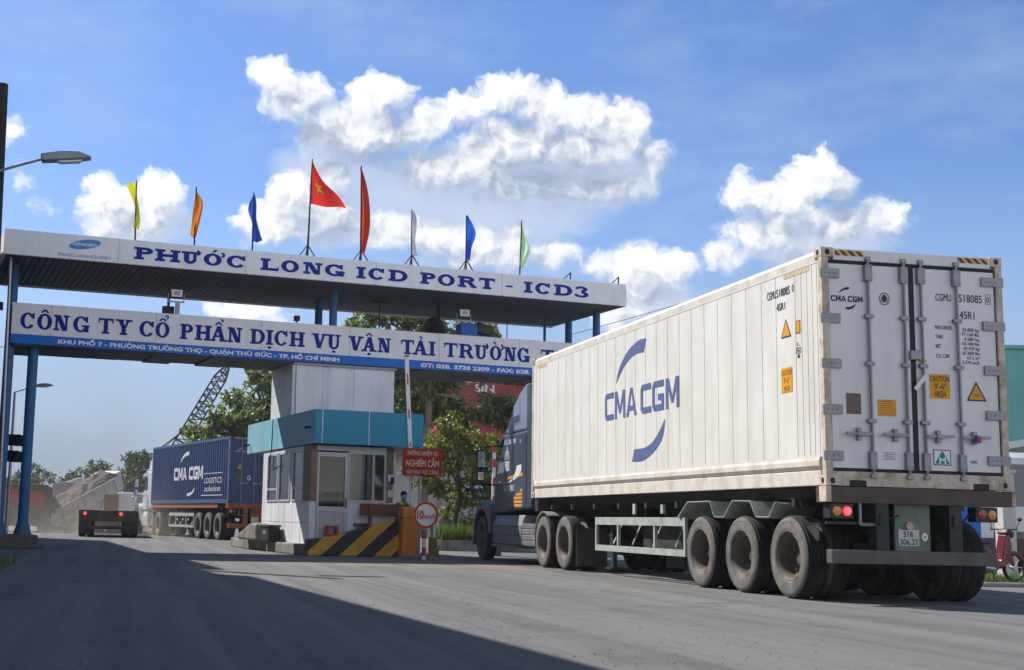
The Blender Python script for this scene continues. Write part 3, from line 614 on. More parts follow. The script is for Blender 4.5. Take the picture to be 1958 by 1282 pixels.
for i, (nm, col, ps, ztop, Lf, Rt, lab) in enumerate(FL):
    flag_mat('flag_' + nm, col)
    t_ = gth('flag', lab, 'flag', ps, -1.15, 7.45, 'flags on the gate roof')
    b = MB(); nu, nv = 8, 18
    def lerp(P, f):
        f *= len(P) - 1; k = min(int(f), len(P) - 2); f -= k
        # smooth
        a = P[max(0, k - 1)]; p = P[k]; q = P[k + 1]; e = P[min(len(P) - 1, k + 2)]
        return tuple(.5 * (2 * p[j] + (q[j] - a[j]) * f + (2 * a[j] - 5 * p[j] + 4 * q[j] - e[j]) * f * f + (-a[j] + 3 * p[j] - 3 * q[j] + e[j]) * f ** 3) for j in (0, 1))
    vs = []
    def fpt(u, f):
        l = lerp(Lf, f); r = lerp(Rt, f)
        w_ = math.dist(l, r)
        y = .16 * math.sin(u * 7 + f * 2.2 + i) * u * (.5 + .8 * f) + .10 * math.sin(f * 6 + i * 2) * u
        return (l[0] + (r[0] - l[0]) * u - ps, y, l[1] + (r[1] - l[1]) * u - 7.45)
    for j in range(nv + 1):
        for k in range(nu + 1): vs.append(fpt(k / nu, j / nv))
    b.add(vs, [(j * (nu + 1) + k, (j + 1) * (nu + 1) + k, (j + 1) * (nu + 1) + k + 1, j * (nu + 1) + k + 1) for j in range(nv) for k in range(nu)])
    cl = b.build('cloth', 'flag_' + nm, t_, smooth=180)
    if nm == 'red':
        b = MB(); c0 = (.45, .55); st = []
        for q in range(10):
            a = math.radians(90 + q * 36); r = .26 if q % 2 == 0 else .105
            st.append((c0[0] + r * .95 * math.cos(a), c0[1] - r * .8 * math.sin(a)))
        for q in range(10):
            tri = [c0, st[q], st[(q + 1) % 10]]
            for sg in (-1, 1):
                P = [fpt(*x) for x in tri]; b.add([(x, y + sg * .012, z) for x, y, z in P], [(0, 1, 2) if sg > 0 else (2, 1, 0)])
        b.build('star', 'star_yellow', cl)
    top = ztop - 7.45; lean = Rt[0][0] - ps
    MB().cyl((0, 0, 0), (lean, 0, top + .03), .022 if ztop < 9.5 else .03, .015, 8).build('pole', 'black_metal', t_)
    if i >= 3 and i < 7:
        MB().bar((-.24, 0, 0), (0, 0, .34), .025).bar((.24, 0, 0), (0, 0, .34), .025).bar((0, .2, 0), (0, 0, .34), .025).build('foot_stay', 'black_metal', t_)

# ------------------------------------------------------------------ island and guard booth
mat('curb_conc', (.26, .245, .215), .95, var=.35, scale=2.5, bump=.4, dirt=(.07, .065, .055), dirt_amt=.85, dirt_scale=2.2, dirt_stretch=(1, 1, .4))
isl = tag(MB().prism([(6.15, -2.55), (6.4, -2.75), (9.0, -2.75), (9.35, -2.3), (9.3, 6.2), (6.6, 6.2), (6.35, 4.4)], 'z', 0, .26).build('traffic_island', 'curb_conc', None, bevel=.03), 'stained concrete kerb island under the guard booth', 'traffic island')
isl.location = P0; isl.rotation_euler = (0, 0, RZ)
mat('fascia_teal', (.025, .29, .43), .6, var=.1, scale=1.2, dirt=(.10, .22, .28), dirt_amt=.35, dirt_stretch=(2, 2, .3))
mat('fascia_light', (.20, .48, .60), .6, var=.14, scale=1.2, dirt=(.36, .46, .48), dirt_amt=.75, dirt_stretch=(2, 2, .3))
mat('frame_alu', (.54, .55, .57), .4, metal=.2, var=.1)
mat('frame_brown', (.26, .17, .13), .6, var=.25)
mat('blind_grey', (.62, .62, .60), .7, var=.15, scale=3)
mat('curtain', (.78, .70, .56), .8, var=.2, scale=8, stretch=(6, 6, .2))
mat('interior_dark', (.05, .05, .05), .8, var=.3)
gm = bpy.data.materials.new('window_glass'); gm.use_nodes = True; h = NT(gm.node_tree); gm.node_tree.nodes.remove(gm.node_tree.nodes['Principled BSDF'])
tr = h.n('ShaderNodeBsdfTransparent', ins={0: (.72, .78, .78, 1)}); gl = h.n('ShaderNodeBsdfGlossy', ins={0: (.9, .93, .95, 1), 1: .06})
fr = h.n('ShaderNodeFresnel', ins={0: 1.45}); mx = h.n('ShaderNodeMixShader', ins={0: h.math('ADD', fr.outputs[0], .03, clamp=True)})
gm.node_tree.links.new(tr.outputs[0], mx.inputs[1]); gm.node_tree.links.new(gl.outputs[0], mx.inputs[2]); gm.node_tree.links.new(mx.outputs[0], gm.node_tree.nodes['Material Output'].inputs[0]); MATS['window_glass'] = gm

BS, BD = 6.45, -2.45
booth = gth('guard_booth', 'white guard booth with turquoise roof band and brown corner posts', 'guard booth', BS, BD, .262)
X1, Y1, ZS, ZT = 2.18, 4.5, 1.02, 2.36   # width, depth, sill, head (local)
th = .10
b = MB()
b.box(th, 1.0 - .9 + .06, 0, th, 0, ZT)      # front, left of the door
b.box(.96, X1, 0, th, 0, ZS - .001).box(X1 - .06, X1, 0, th, ZS, ZT).box(.16, X1, 0, th, 2.24, ZT)
b.box(0, th, 0, Y1, 0, ZS).box(0, th, .55, Y1, 2.28, ZT)
b.box(0, th, 4.05, Y1, ZS, 2.28)
b.box(X1 - th, X1, th + .001, Y1, 0, ZT).box(th, X1 - th, Y1 - th, Y1, 0, ZT)
b.build('wall', 'panel_white', booth)
b = MB()
for y in (.75, 1.5, 2.3, 3.1): b.box(-.003, -.0005, y, y + .012, .02, ZS)
b.box(-.003, -.0005, .02, 4.4, .5, .512); b.build('panel_seam', 'seam_grey', booth)
MB().box(-.012, .0, -.012, .55, ZS + .002, ZT).box(-.012, .15, -.012, -.001, ZS + .002, ZT).build('corner_post', 'frame_brown', booth)
MB().box(X1 - .25, X1 - .07, -.012, -.001, ZS + .02, ZT).build('corner_post', 'frame_brown', booth)
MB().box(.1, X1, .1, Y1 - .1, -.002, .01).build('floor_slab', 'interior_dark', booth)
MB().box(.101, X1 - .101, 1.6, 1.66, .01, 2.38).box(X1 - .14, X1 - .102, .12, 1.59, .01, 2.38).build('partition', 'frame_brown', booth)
# door
dr = MB().box(.17, .22, -.02, .06, .02, 2.2).box(.87, .95, -.02, .06, .02, 2.2).box(.22, .87, -.02, .06, 2.1, 2.2).box(.22, .87, -.02, .06, .78, .90)
for k in range(13): dr.box(.225 + k * .05, .268 + k * .05, 0, .04, .03, .78)
dr = dr.build('door', 'frame_alu', booth)
MB().box(.22, .87, .015, .02, .9, 2.1).build('pane', 'window_glass', dr); MB().bar((.90, -.05, .88), (.90, -.05, 1.12), .025).bar((.90, -.05, .98), (.90, 0, .98), .02).build('handle', 'black_metal', dr)
# front window
fw = MB().box(.96, 1.93, -.02, .06, ZS, ZS + .05).box(.96, 1.93, -.02, .06, 2.18, 2.24).box(.96, .99, -.02, .06, ZS + .05, 2.18).box(1.88, 1.93, -.02, .06, ZS + .05, 2.18).box(1.58, 1.62, -.015, .055, ZS + .05, 2.18).build('window', 'frame_alu', booth)
MB().box(.99, 1.88, .016, .021, ZS + .05, 2.18).build('pane', 'window_glass', fw)
b = MB()
for k in range(9): b.cyl((1.05 + k * .045, .16, ZS), (1.05 + k * .045, .16, 2.2), .024, n=8)
for k in range(5): b.cyl((1.52 + k * .045, .17, ZS), (1.52 + k * .045, .17, 2.2), .02, n=8)
b.build('curtain', 'curtain', booth, smooth=60)
# left windows, three bays
for k, (y0, y1) in enumerate(((.58, 1.55), (1.75, 2.85), (2.95, 4.0))):
    f_ = MB().box(-.02, .06, y0, y1, ZS, ZS + .05).box(-.02, .06, y0, y1, 2.22, 2.28).box(-.02, .06, y0, y0 + .06, ZS + .05, 2.22).box(-.02, .06, y1 - .06, y1, ZS + .05, 2.22)
    if k != 1: f_.box(-.02, .06, y0 + .06, y1 - .06, 1.32, 1.37)
    f_ = f_.build('window', 'frame_alu', booth)
    MB().box(.014, .02, y0 + .06, y1 - .06, ZS + .05, 2.22).build('pane', 'window_glass', f_)
    if k != 1: MB().box(.085, .09, y0 + .06, y1 - .08, 1.38, 2.2).build('blind', 'blind_grey', f_)
    else: MB().box(.085, .09, y0 + .06, y1 - .08, 1.1, 2.2).build('blind', 'fascia_light', f_)
b = MB(); b.box(0, .04, 1.55, 1.75, ZS, 2.28).box(0, .04, 2.85, 2.95, ZS, 2.28); b.build('mullion', 'frame_alu', booth)
# roof with deep band
rf = MB().box(.02, 2.70, -.36, 6.2, 2.40, 3.17).build('roof', 'roof_metal', booth)
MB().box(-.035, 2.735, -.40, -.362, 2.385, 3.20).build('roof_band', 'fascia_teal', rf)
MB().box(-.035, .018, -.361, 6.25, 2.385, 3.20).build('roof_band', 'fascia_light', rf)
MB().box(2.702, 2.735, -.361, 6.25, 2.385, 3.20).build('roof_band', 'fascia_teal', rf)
b = MB()
for s in (.14, 1.32): b.box(s, s + .016, -.403, -.401, 2.39, 3.195)
b.build('band_joint', 'letter_white', rf)
MB().tube([(-.04, 3.5, 3.2), (-.045, 3.55, 2.4), (-.04, 3.75, 2.0), (-.03, 3.6, 1.86), (-.03, 2.6, 1.95)], .012, 6).build('cable', 'black_metal', booth)
for (y, z, l) in ((-.05, 2.78, 'tiny black camera on the near corner of the booth band'), (6.0, 2.62, 'tiny black camera on the far end of the booth band')):
    q = S(BS - .04, BD + y, .262 + z); c_ = thing('security_camera', l, 'camera', q, RZ, 'cameras on the booth band')
    MB().cyl((-.02, -.03, 0), (-.17, -.1, -.02), .03, n=10).build('body', 'black_metal', c_); MB().bar((0, 0, .03), (-.07, -.05, 0), .02).build('bracket', 'black_metal', c_)
# things inside the booth
t_ = gth('desk', 'dark wooden desk behind the booth door glass', 'desk', BS + .35, BD + .6, .28)
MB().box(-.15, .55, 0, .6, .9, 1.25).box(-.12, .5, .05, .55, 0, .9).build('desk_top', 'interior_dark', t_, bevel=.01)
mat('plant_green', (.10, .20, .03), .5, var=.4, scale=20)
t_ = gth('house_plant', 'small trailing green plant behind the door glass', 'plant', BS + .42, BD + .3, .28)
b = MB()
for k in range(26):
    z = 1.05 + random.random() * .55; x = .06 * math.sin(z * 9) + random.uniform(-.05, .05); y = random.uniform(-.04, .04); r = random.uniform(.02, .035)
    b.add([(x - r, y, z), (x, y - r * .3, z - r), (x + r, y, z), (x, y + r * .3, z + r)], [(0, 1, 2, 3)])
b.build('foliage', 'plant_green', t_); MB().tube([(0, 0, 0), (.03, 0, .8), (-.02, 0, 1.2), (.03, 0, 1.6)], .008, 5).build('stem', 'plant_green', t_)
t_ = gth('wall_notice', 'small pale blue paper notice on the right booth post', 'notice', BS + X1 - .11, BD - .014, 1.32 + .26)
MB().box(-.09, .08, -.004, 0, -.15, .02).build('sheet', 'blind_grey', t_)
t_ = gth('intercom', 'small dark intercom on the right booth post', 'intercom', BS + X1 - .1, BD - .014, 1.75)
MB().box(-.035, .045, -.04, 0, 0, .16).build('case', 'black_metal', t_, bevel=.006); MB().box(-.1, .02, -.012, -.002, .06, .22).build('backplate', 'letter_white', t_)

# concrete lump and black box on the island's left edge
t_ = tag(MB().prism([(.95, .26), (3.0, .26), (2.95, .42), (1.6, .72), (1.0, .70)], 'x', 6.02, 6.42).build('concrete_block', 'curb_conc', None, bevel=.06), 'sloping grey concrete block on the island left of the booth', 'concrete block'); t_.location = P0; t_.rotation_euler = (0, 0, RZ)
t_ = gth('equipment_box', 'black lidded box standing by the left booth wall', 'box', 6.22, .35, .262)
MB().box(-.14, .16, -.5, .35, 0, .36).build('case', 'black_metal', t_, bevel=.02); MB().box(-.16, .18, -.53, .38, .362, .42).build('lid', 'dark_metal', t_, bevel=.012); MB().box(-.147, -.141, -.2, .05, .18, .28).build('latch', 'galvanised', t_)

# striped block
stripe_mat('hazard', (.72, .36, .015), (.018, .018, .02), (.92, 0, -1.05), 1.25, .2, .55, .3)
t_ = gth('crash_block', 'black and yellow striped concrete crash block rising to the right', 'crash block', 6.32, -3.05)
prof = [(-.05, 0), (2.32, 0), (2.32, .87), (2.1, .86), (1.75, .80), (1.3, .68), (.95, .56), (.6, .46), (.2, .41), (-.05, .38)]
MB().prism(prof, 'y', 0, .30).build('block', 'hazard', t_, bevel=.03)
# barrier housing
mat('orange_paint', (.80, .26, .03), .5, var=.1, dirt=(.4, .2, .1), dirt_amt=.4)
def post_mat(): return stripe_mat('boom_red_white', (.80, .80, .80), (.55, .03, .03), (0, 0, 1), 1.0)
t_ = gth('boom_barrier', 'open boom barrier with orange housing and upright white arm', 'boom barrier', 8.72, -3.3)
MB().box(-.19, .2, 0, .36, 0, 1.2).build('housing', 'orange_paint', t_, bevel=.045, seg=3)
MB().box(-.2, .21, -.005, .3, .93, .94).build('lid_seam', 'dark_metal', t_); MB().box(-.26, .26, -.03, .38, -.002, .05).build('base', 'concrete', t_, bevel=.01)
mat('boom_white', (.80, .80, .80), .4, var=.06, dirt=(.4, .4, .38), dirt_amt=.3); mat('boom_red', (.55, .03, .02), .4, var=.15)
bx = lambda z: .27 - (z - .79) * (.26 / 4.06)
b = MB().bar((bx(1.0) - .03, .44, 1.0), (bx(4.85) - .03, .44, 4.85), .10, .045, up=(0, 1, 0)); arm = b.build('arm', 'boom_white', t_)
for z0, z1 in ((4.17, 4.43), (3.34, 3.56), (2.66, 2.76), (1.62, 1.78)):
    MB().bar((bx(z0) - .03, .415, z0), (bx(z1) - .03, .415, z1), .034, .012, up=(0, 1, 0)).build('red_mark', 'boom_red', arm)
MB().box(bx(4.85) - .07, bx(4.85) + .02, .40, .46, 4.851, 4.90).build('tip', 'frame_brown', arm)
# red notice
mat('notice_red', (.36, .016, .006), .75, var=.15, scale=6, dirt=(.2, .05, .03), dirt_amt=.5)
mat('notice_cream', (.72, .55, .40), .6, var=.15, scale=20)
t_ = gth('notice_sign', 'red notice board with cream lettering beside the boom arm', 'sign', 9.06, -3.12)
MB().box(-.51, .52, -.02, .0, 1.95, 2.61).build('board', 'notice_red', t_, bevel=.004)
fN = Face((0, -.02, 0), (1, 0, 0), (0, 0, 1))
text(fN, 'KHÔNG NHIỆM VỤ', -.38, 2.44, .77, .115, 'notice_cream', t_, bold=.02)
text(fN, 'NGHIÊM CẤM', -.42, 2.17, .85, .165, 'notice_cream', t_, bold=.03)
text(fN, 'VÀO KHU VỰC CẢNG', -.42, 1.99, .85, .105, 'notice_cream', t_, bold=.02)
MB().cyl((-.03, .04, 0), (-.03, .04, 2.5), .035, n=10).build('pole', 'galvanised', t_, smooth=40)
# speed limit sign
stripe_mat('pole_bands', (.75, .73, .72), (.50, .06, .07), (0, 0, 1), 2.6, .26, .5, .2)
t_ = gth('speed_sign', 'round red rimmed ten kilometre speed limit sign on striped pole', 'road sign', 8.30, -5.3)
MB().cyl((0, 0, 0), (0, 0, 1.25), .05, .045, 12).build('pole', 'pole_bands', t_, smooth=40)
MB().bar((0, 0, .22), (-.28, -.1, .01), .015).bar((0, 0, .22), (.28, -.1, .01), .015).bar((0, 0, .22), (.0, .3, .01), .015).build('stand_leg', 'steel_grey', t_)
fS = Face((0, -.075, 1.0), (1, 0, 0), (0, 0, 1))
MB().lathe([(.30, -.01), (.30, .012), (.0001, .012)], Matrix.Translation((0, -.06, 1.0)) @ Matrix.Rotation(math.radians(90), 4, 'X'), 36).build('disc', 'boom_white', t_)
b = MB(); fring(b, fS, 0, 0, (.297, .297), (.243, .243), 0, 360, .003, 36); b.build('rim', 'boom_red', t_)
text(fS, '10', -.205, -.085, .15, .185, 'boom_red', t_, bold=.05, d=.004); text(fS, 'km/h', -.03, -.085, .255, .12, 'boom_red', t_, bold=.02, d=.004)
# bucket and yellow drum
mat('bucket_green', (.02, .16, .07), .4, var=.2); mat('bucket_red', (.45, .05, .04), .4); mat('bucket_grey', (.35, .36, .36), .5)
t_ = thing('bucket', 'small green and red striped bucket behind the speed sign', 'bucket', (6.88, 30.75, 0))
MB().lathe([(.0001, .0), (.10, 0), (.115, .17), (.10, .17)], n=18).build('body', 'bucket_green', t_, smooth=40); MB().lathe([(.116, .171), (.121, .22), (.117, .22)], n=18).build('band', 'bucket_red', t_); MB().lathe([(.122, .221), (.128, .30), (.13, .31), (.115, .30), (.0001, .23)], n=18).build('rim', 'bucket_grey', t_, smooth=40)
mat('olive_paint', (.16, .15, .02), .5, var=.2)
t_ = thing('marker_post', 'short dull yellow marker post hidden behind the speed sign pole', 'marker post', (6.75, 30.3, 0))
MB().box(-.09, .09, -.06, .06, 0, .5).build('post', 'olive_paint', t_, bevel=.015); MB().box(-.11, .11, -.08, .08, -.002, .06).build('base', 'concrete', t_, bevel=.01)
# bench and stool
mat('bench_wood', (.20, .075, .05), .6, var=.3, scale=4, stretch=(1, 8, 8), dirt=(.08, .04, .03), dirt_amt=.5)
t_ = gth('bench', 'reddish brown park bench turned away in front of the booth', 'bench', 7.65, -2.66, .262)
MB().box(0, 1.28, -.03, .0, .70, .99).build('backrest', 'bench_wood', t_, bevel=.01)
MB().box(-.08, 1.28, .001, .42, .47, .52).build('seat', 'bench_wood', t_, bevel=.01)
for x in (.22, 1.05): MB().box(x, x + .07, -.075, -.031, 0, .99).build('leg', 'bench_wood', t_); MB().box(x, x + .07, .33, .40, 0, .469).build('leg', 'bench_wood', t_)
mat('stool_red', (.55, .07, .04), .35, var=.1)
t_ = gth('stool', 'red plastic stool by the booth door', 'stool', 6.98, -2.62, .262)
MB().box(-.14, .14, -.1, .1, .42, .45).build('seat', 'stool_red', t_, bevel=.012)
for x in (-1, 1):
    for y in (-1, 1): MB().prism([(x * .13, .42), (x * .08, .42), (x * .13, .0), (x * .19, .0)], 'y', y * .07 - .02, y * .07 + .02).build('leg', 'stool_red', t_)
MB().box(-.13, .13, -.085, -.055, .2, .25).build('brace', 'stool_red', t_)

# ------------------------------------------------------------------ lorries
mat('reefer_white', (.755, .75, .71), .5, var=.05, scale=1.5, dirt=(.50, .43, .33), dirt_amt=.42, dirt_scale=1.1, dirt_stretch=(2.2, 2.2, .3), bump=.12, bscale=1.6)
mat('reefer_rail', (.72, .69, .62), .5, var=.1, scale=3, dirt=(.36, .22, .12), dirt_amt=.55, dirt_scale=2.2, dirt_stretch=(1.5, 1.5, 1))
mat('reefer_door', (.80, .80, .79), .5, var=.04, scale=1.5, dirt=(.55, .52, .45), dirt_amt=.35, dirt_scale=1.3, dirt_stretch=(3, 3, .3))
mat('rusty_white', (.66, .58, .46), .7, var=.2, scale=6, dirt=(.22, .09, .035), dirt_amt=.9, dirt_scale=4, dirt_stretch=(1, 1, 1))
mat('groove', (.27, .27, .26), .8)
mat('gasket', (.02, .021, .024), .6, var=.2)
mat('hardware', (.30, .31, .335), .45, metal=.4, var=.2, scale=10, dirt=(.16, .13, .10), dirt_amt=.4, dirt_scale=6, dirt_stretch=(1, 1, 1))
mat('mark_blue', (.11, .145, .34), .5, var=.12, scale=6)
mat('mark_dark', (.03, .035, .05), .5)
mat('mark_navy', (.02, .035, .11), .5)
mat('decal_orange', (.80, .36, .01), .5, var=.08)
mat('plate_brown', (.16, .12, .085), .5, var=.3, scale=30)
mat('decal_teal', (.0, .28, .24), .5)
mat('seal_red', (.6, .03, .03), .4); mat('seal_blue', (.02, .06, .5), .4)
stripe_mat('chevron', (.78, .42, .02), (.015, .015, .017), (1, 0, 1), 9.5, 0, .5, .2)
stripe_mat('chevron_side', (.72, .45, .08), (.60, .57, .50), (0, 1, 1), 9.5, 0, .5, .2)

def cma_letters(mb, face, boxes, v0, v1, t, d=.004):
    for i, (ch, a, e) in enumerate(boxes):
        W = e - a; H = v1 - v0; c = W * .2; h = t / 2
        P = lambda pts: fstroke(mb, face, [(a + x, v0 + y) for x, y in pts], t, d + .0004 * i)
        if ch == 'C': P([(W, H - h), (c, H - h), (h, H - c), (h, c), (c, h), (W, h)])
        elif ch == 'G': P([(W, H - h), (c, H - h), (h, H - c), (h, c), (c, h), (W - h, h), (W - h, H * .45), (W * .5, H * .45)])
        elif ch == 'M':
            P([(h, 0), (h, H)]); P([(W - h, 0), (W - h, H)])
            fpoly(mb, face, [(a + t * .2, v0 + H), (a + t * 1.2, v0 + H), (a + W / 2 + t * .4, v0 + H * .18), (a + W / 2 - t * .4, v0 + H * .18)], d + .0004 * i + .0002)
            fpoly(mb, face, [(a + W - t * 1.2, v0 + H), (a + W - t * .2, v0 + H), (a + W / 2 + t * .4, v0 + H * .18), (a + W / 2 - t * .4, v0 + H * .18)], d + .0004 * i + .0003)
        elif ch == 'A':
            fpoly(mb, face, [(a, v0), (a + t * 1.05, v0), (a + W / 2 + t * .2, v0 + H), (a + W / 2 - t * .5, v0 + H)], d + .0004 * i)
            fpoly(mb, face, [(a + W - t * 1.05, v0), (a + W, v0), (a + W / 2 + t * .5, v0 + H), (a + W / 2 - t * .2, v0 + H)], d + .0004 * i + .0002)
            frect(mb, face, a + W * .24, a + W * .76, v0 + H * .2, v0 + H * .2 + t * .8, d + .0004 * i + .0003)

def smooth_poly(pts, n=6):
    """closed Catmull-Rom through the points"""
    out = []; k = len(pts)
    for i in range(k):
        p0, p1, p2, p3 = pts[i - 1], pts[i], pts[(i + 1) % k], pts[(i + 2) % k]
        sharp = len(p1) > 2 or len(p2) > 2
        for j in range(n):
            f = j / n
            if len(p1) > 2 and len(p2) > 2: out.append((p1[0] + (p2[0] - p1[0]) * f, p1[1] + (p2[1] - p1[1]) * f)); continue
            a = p1 if len(p1) > 2 else p0; e = p2 if len(p2) > 2 else p3
            out.append(tuple(.5 * (2 * p1[q] + (p2[q] - a[q]) * f + (2 * a[q] - 5 * p1[q] + 4 * p2[q] - e[q]) * f * f + (-a[q] + 3 * p1[q] - 3 * p2[q] + e[q]) * f ** 3) for q in (0, 1)))
    return out
SW_UP = [(-7.17, 1.90, 1), (-7.0, 2.16), (-6.6, 2.40), (-6.1, 2.52), (-5.76, 2.51, 1), (-5.87, 2.30, 1), (-6.29, 2.30), (-6.75, 2.17)]
SW_DN = [(-4.98, 1.15, 1), (-5.10, .86), (-5.43, .66), (-5.92, .53), (-6.42, .53, 1), (-6.31, .73, 1), (-5.79, .74), (-5.37, .87)]

def casting(parent, x0, x1, y0, y1, z0, z1, m):
    o = MB().box(x0, x1, y0, y1, z0, z1).build('corner_casting', m, parent, bevel=.008)
    cx, cy, cz = (x0 + x1) / 2, (y0 + y1) / 2, (z0 + z1) / 2; b = MB()
    sy = -1 if y0 < 1 else 1; fy = y0 if sy < 0 else y1; fx = x0 if x0 < 1 else x1; sx = -1 if x0 < 1 else 1
    b.lathe([(.0001, .002), (.032, .002)], Matrix.Translation((cx, fy, cz)) @ Matrix.Rotation(math.radians(90 if sy < 0 else -90), 4, 'X') @ Matrix.Diagonal((1, 1.15, 1, 1)), 14)
    b.lathe([(.0001, .002), (.032, .002)], Matrix.Translation((fx, cy, cz)) @ Matrix.Rotation(math.radians(90 * sx), 4, 'Y') @ Matrix.Diagonal((1.2, 1, 1, 1)), 14)
    b.build('hole', 'black_metal', o)

O1 = Vector((8.107, 14.927, 0)); ZB = 1.385
con = thing('shipping_container', 'large white refrigerated container on the trailer nearest the camera', 'shipping container', O1 + Vector((0, 0, ZB)))
W, L, H = 2.438, 12.19, 2.896
MB().box(.04, 2.398, .07, 12.1, .06, 2.86).build('body', 'reefer_white', con)
for x0, x1 in ((.012, .0395), (2.3985, 2.426)):
    MB().box(x0, x1, .1, 12.09, .345, 2.745).build('side_panel', 'reefer_white', con)
    s_ = 1 if x0 < 1 else -1; e_ = x0 if x0 < 1 else x1
    b = MB(); ys = [.14, .26, .39, .54, .70, 1.22] + [1.63 + .463 * k for k in range(20)] + [11.38, 11.64, 11.9]
    for y in ys:
        if y < 12.0: b.box(min(e_, e_ - s_ * .0016), max(e_, e_ - s_ * .0016), y, y + .0085, .37, 2.715)
    b.box(min(e_, e_ - s_ * .0016), max(e_, e_ - s_ * .0016), .1, 12.09, 2.716, 2.724); b.build('panel_seam', 'groove', con)
    a = x0 if x0 < 1 else x1
    pr_ = [(a + s_ * .03, .346), (a - s_ * .0, .344), (a - s_ * .012, .30), (a - s_ * .012, .24), (a + s_ * .012, .195), (a + s_ * .03, .195)]
    MB().prism(pr_, 'y', .17, 12.02).build('rail_lip', 'reefer_rail', con)
    MB().box(min(a + s_ * .012, a + s_ * .06), max(a + s_ * .012, a + s_ * .06), .17, 12.02, .0, .185).build('bottom_rail', 'reefer_rail', con, bevel=.01)
    MB().prism([(a + s_ * .001, 2.746), (a + s_ * .001, 2.83), (a + s_ * .05, 2.885), (a + s_ * .2, 2.89), (a + s_ * .2, 2.746)], 'y', .175, 12.02).build('top_rail', 'reefer_rail', con)
MB().box(.2, 2.24, .1, 12.1, 2.8605, 2.88).build('roof', 'reefer_white', con)
for x0 in (0., W - .162):
    for y0 in (0., L - .178):
        for z0 in (0., H - .118): casting(con, x0, x0 + .162, y0, y0 + .178, z0, z0 + .118, 'rusty_white')
for x0, x1 in ((0.004, .095), (2.345, 2.434)):
    for y0, y1 in ((.0035, .1), (12.09, 12.187)): MB().box(x0, x1, y0, y1, .119, 2.777).build('corner_post', 'rusty_white', con, bevel=.006)
MB().box(.163, 2.275, .004, .07, 2.745, 2.885).build('header', 'reefer_door', con, bevel=.006)
b = MB().box(.096, 2.344, .006, .07, .07, .172).box(.163, .30, .006, .07, .0, .0695).box(.52, 1.93, .006, .07, .0, .0695).box(2.14, 2.275, .006, .07, .0, .0695)
b.build('sill', 'rusty_white', con)
for x0, x1 in ((.305, .515), (1.935, 2.135)): MB().box(x0, x1, .02, .07, .0, .068).build('fork_pocket', 'black_metal', con)
fR = Face((0, .0295, 0), (1, 0, 0), (0, 0, 1)); fSd = Face((.0115, 0, 0), (0, -1, 0), (0, 0, 1))
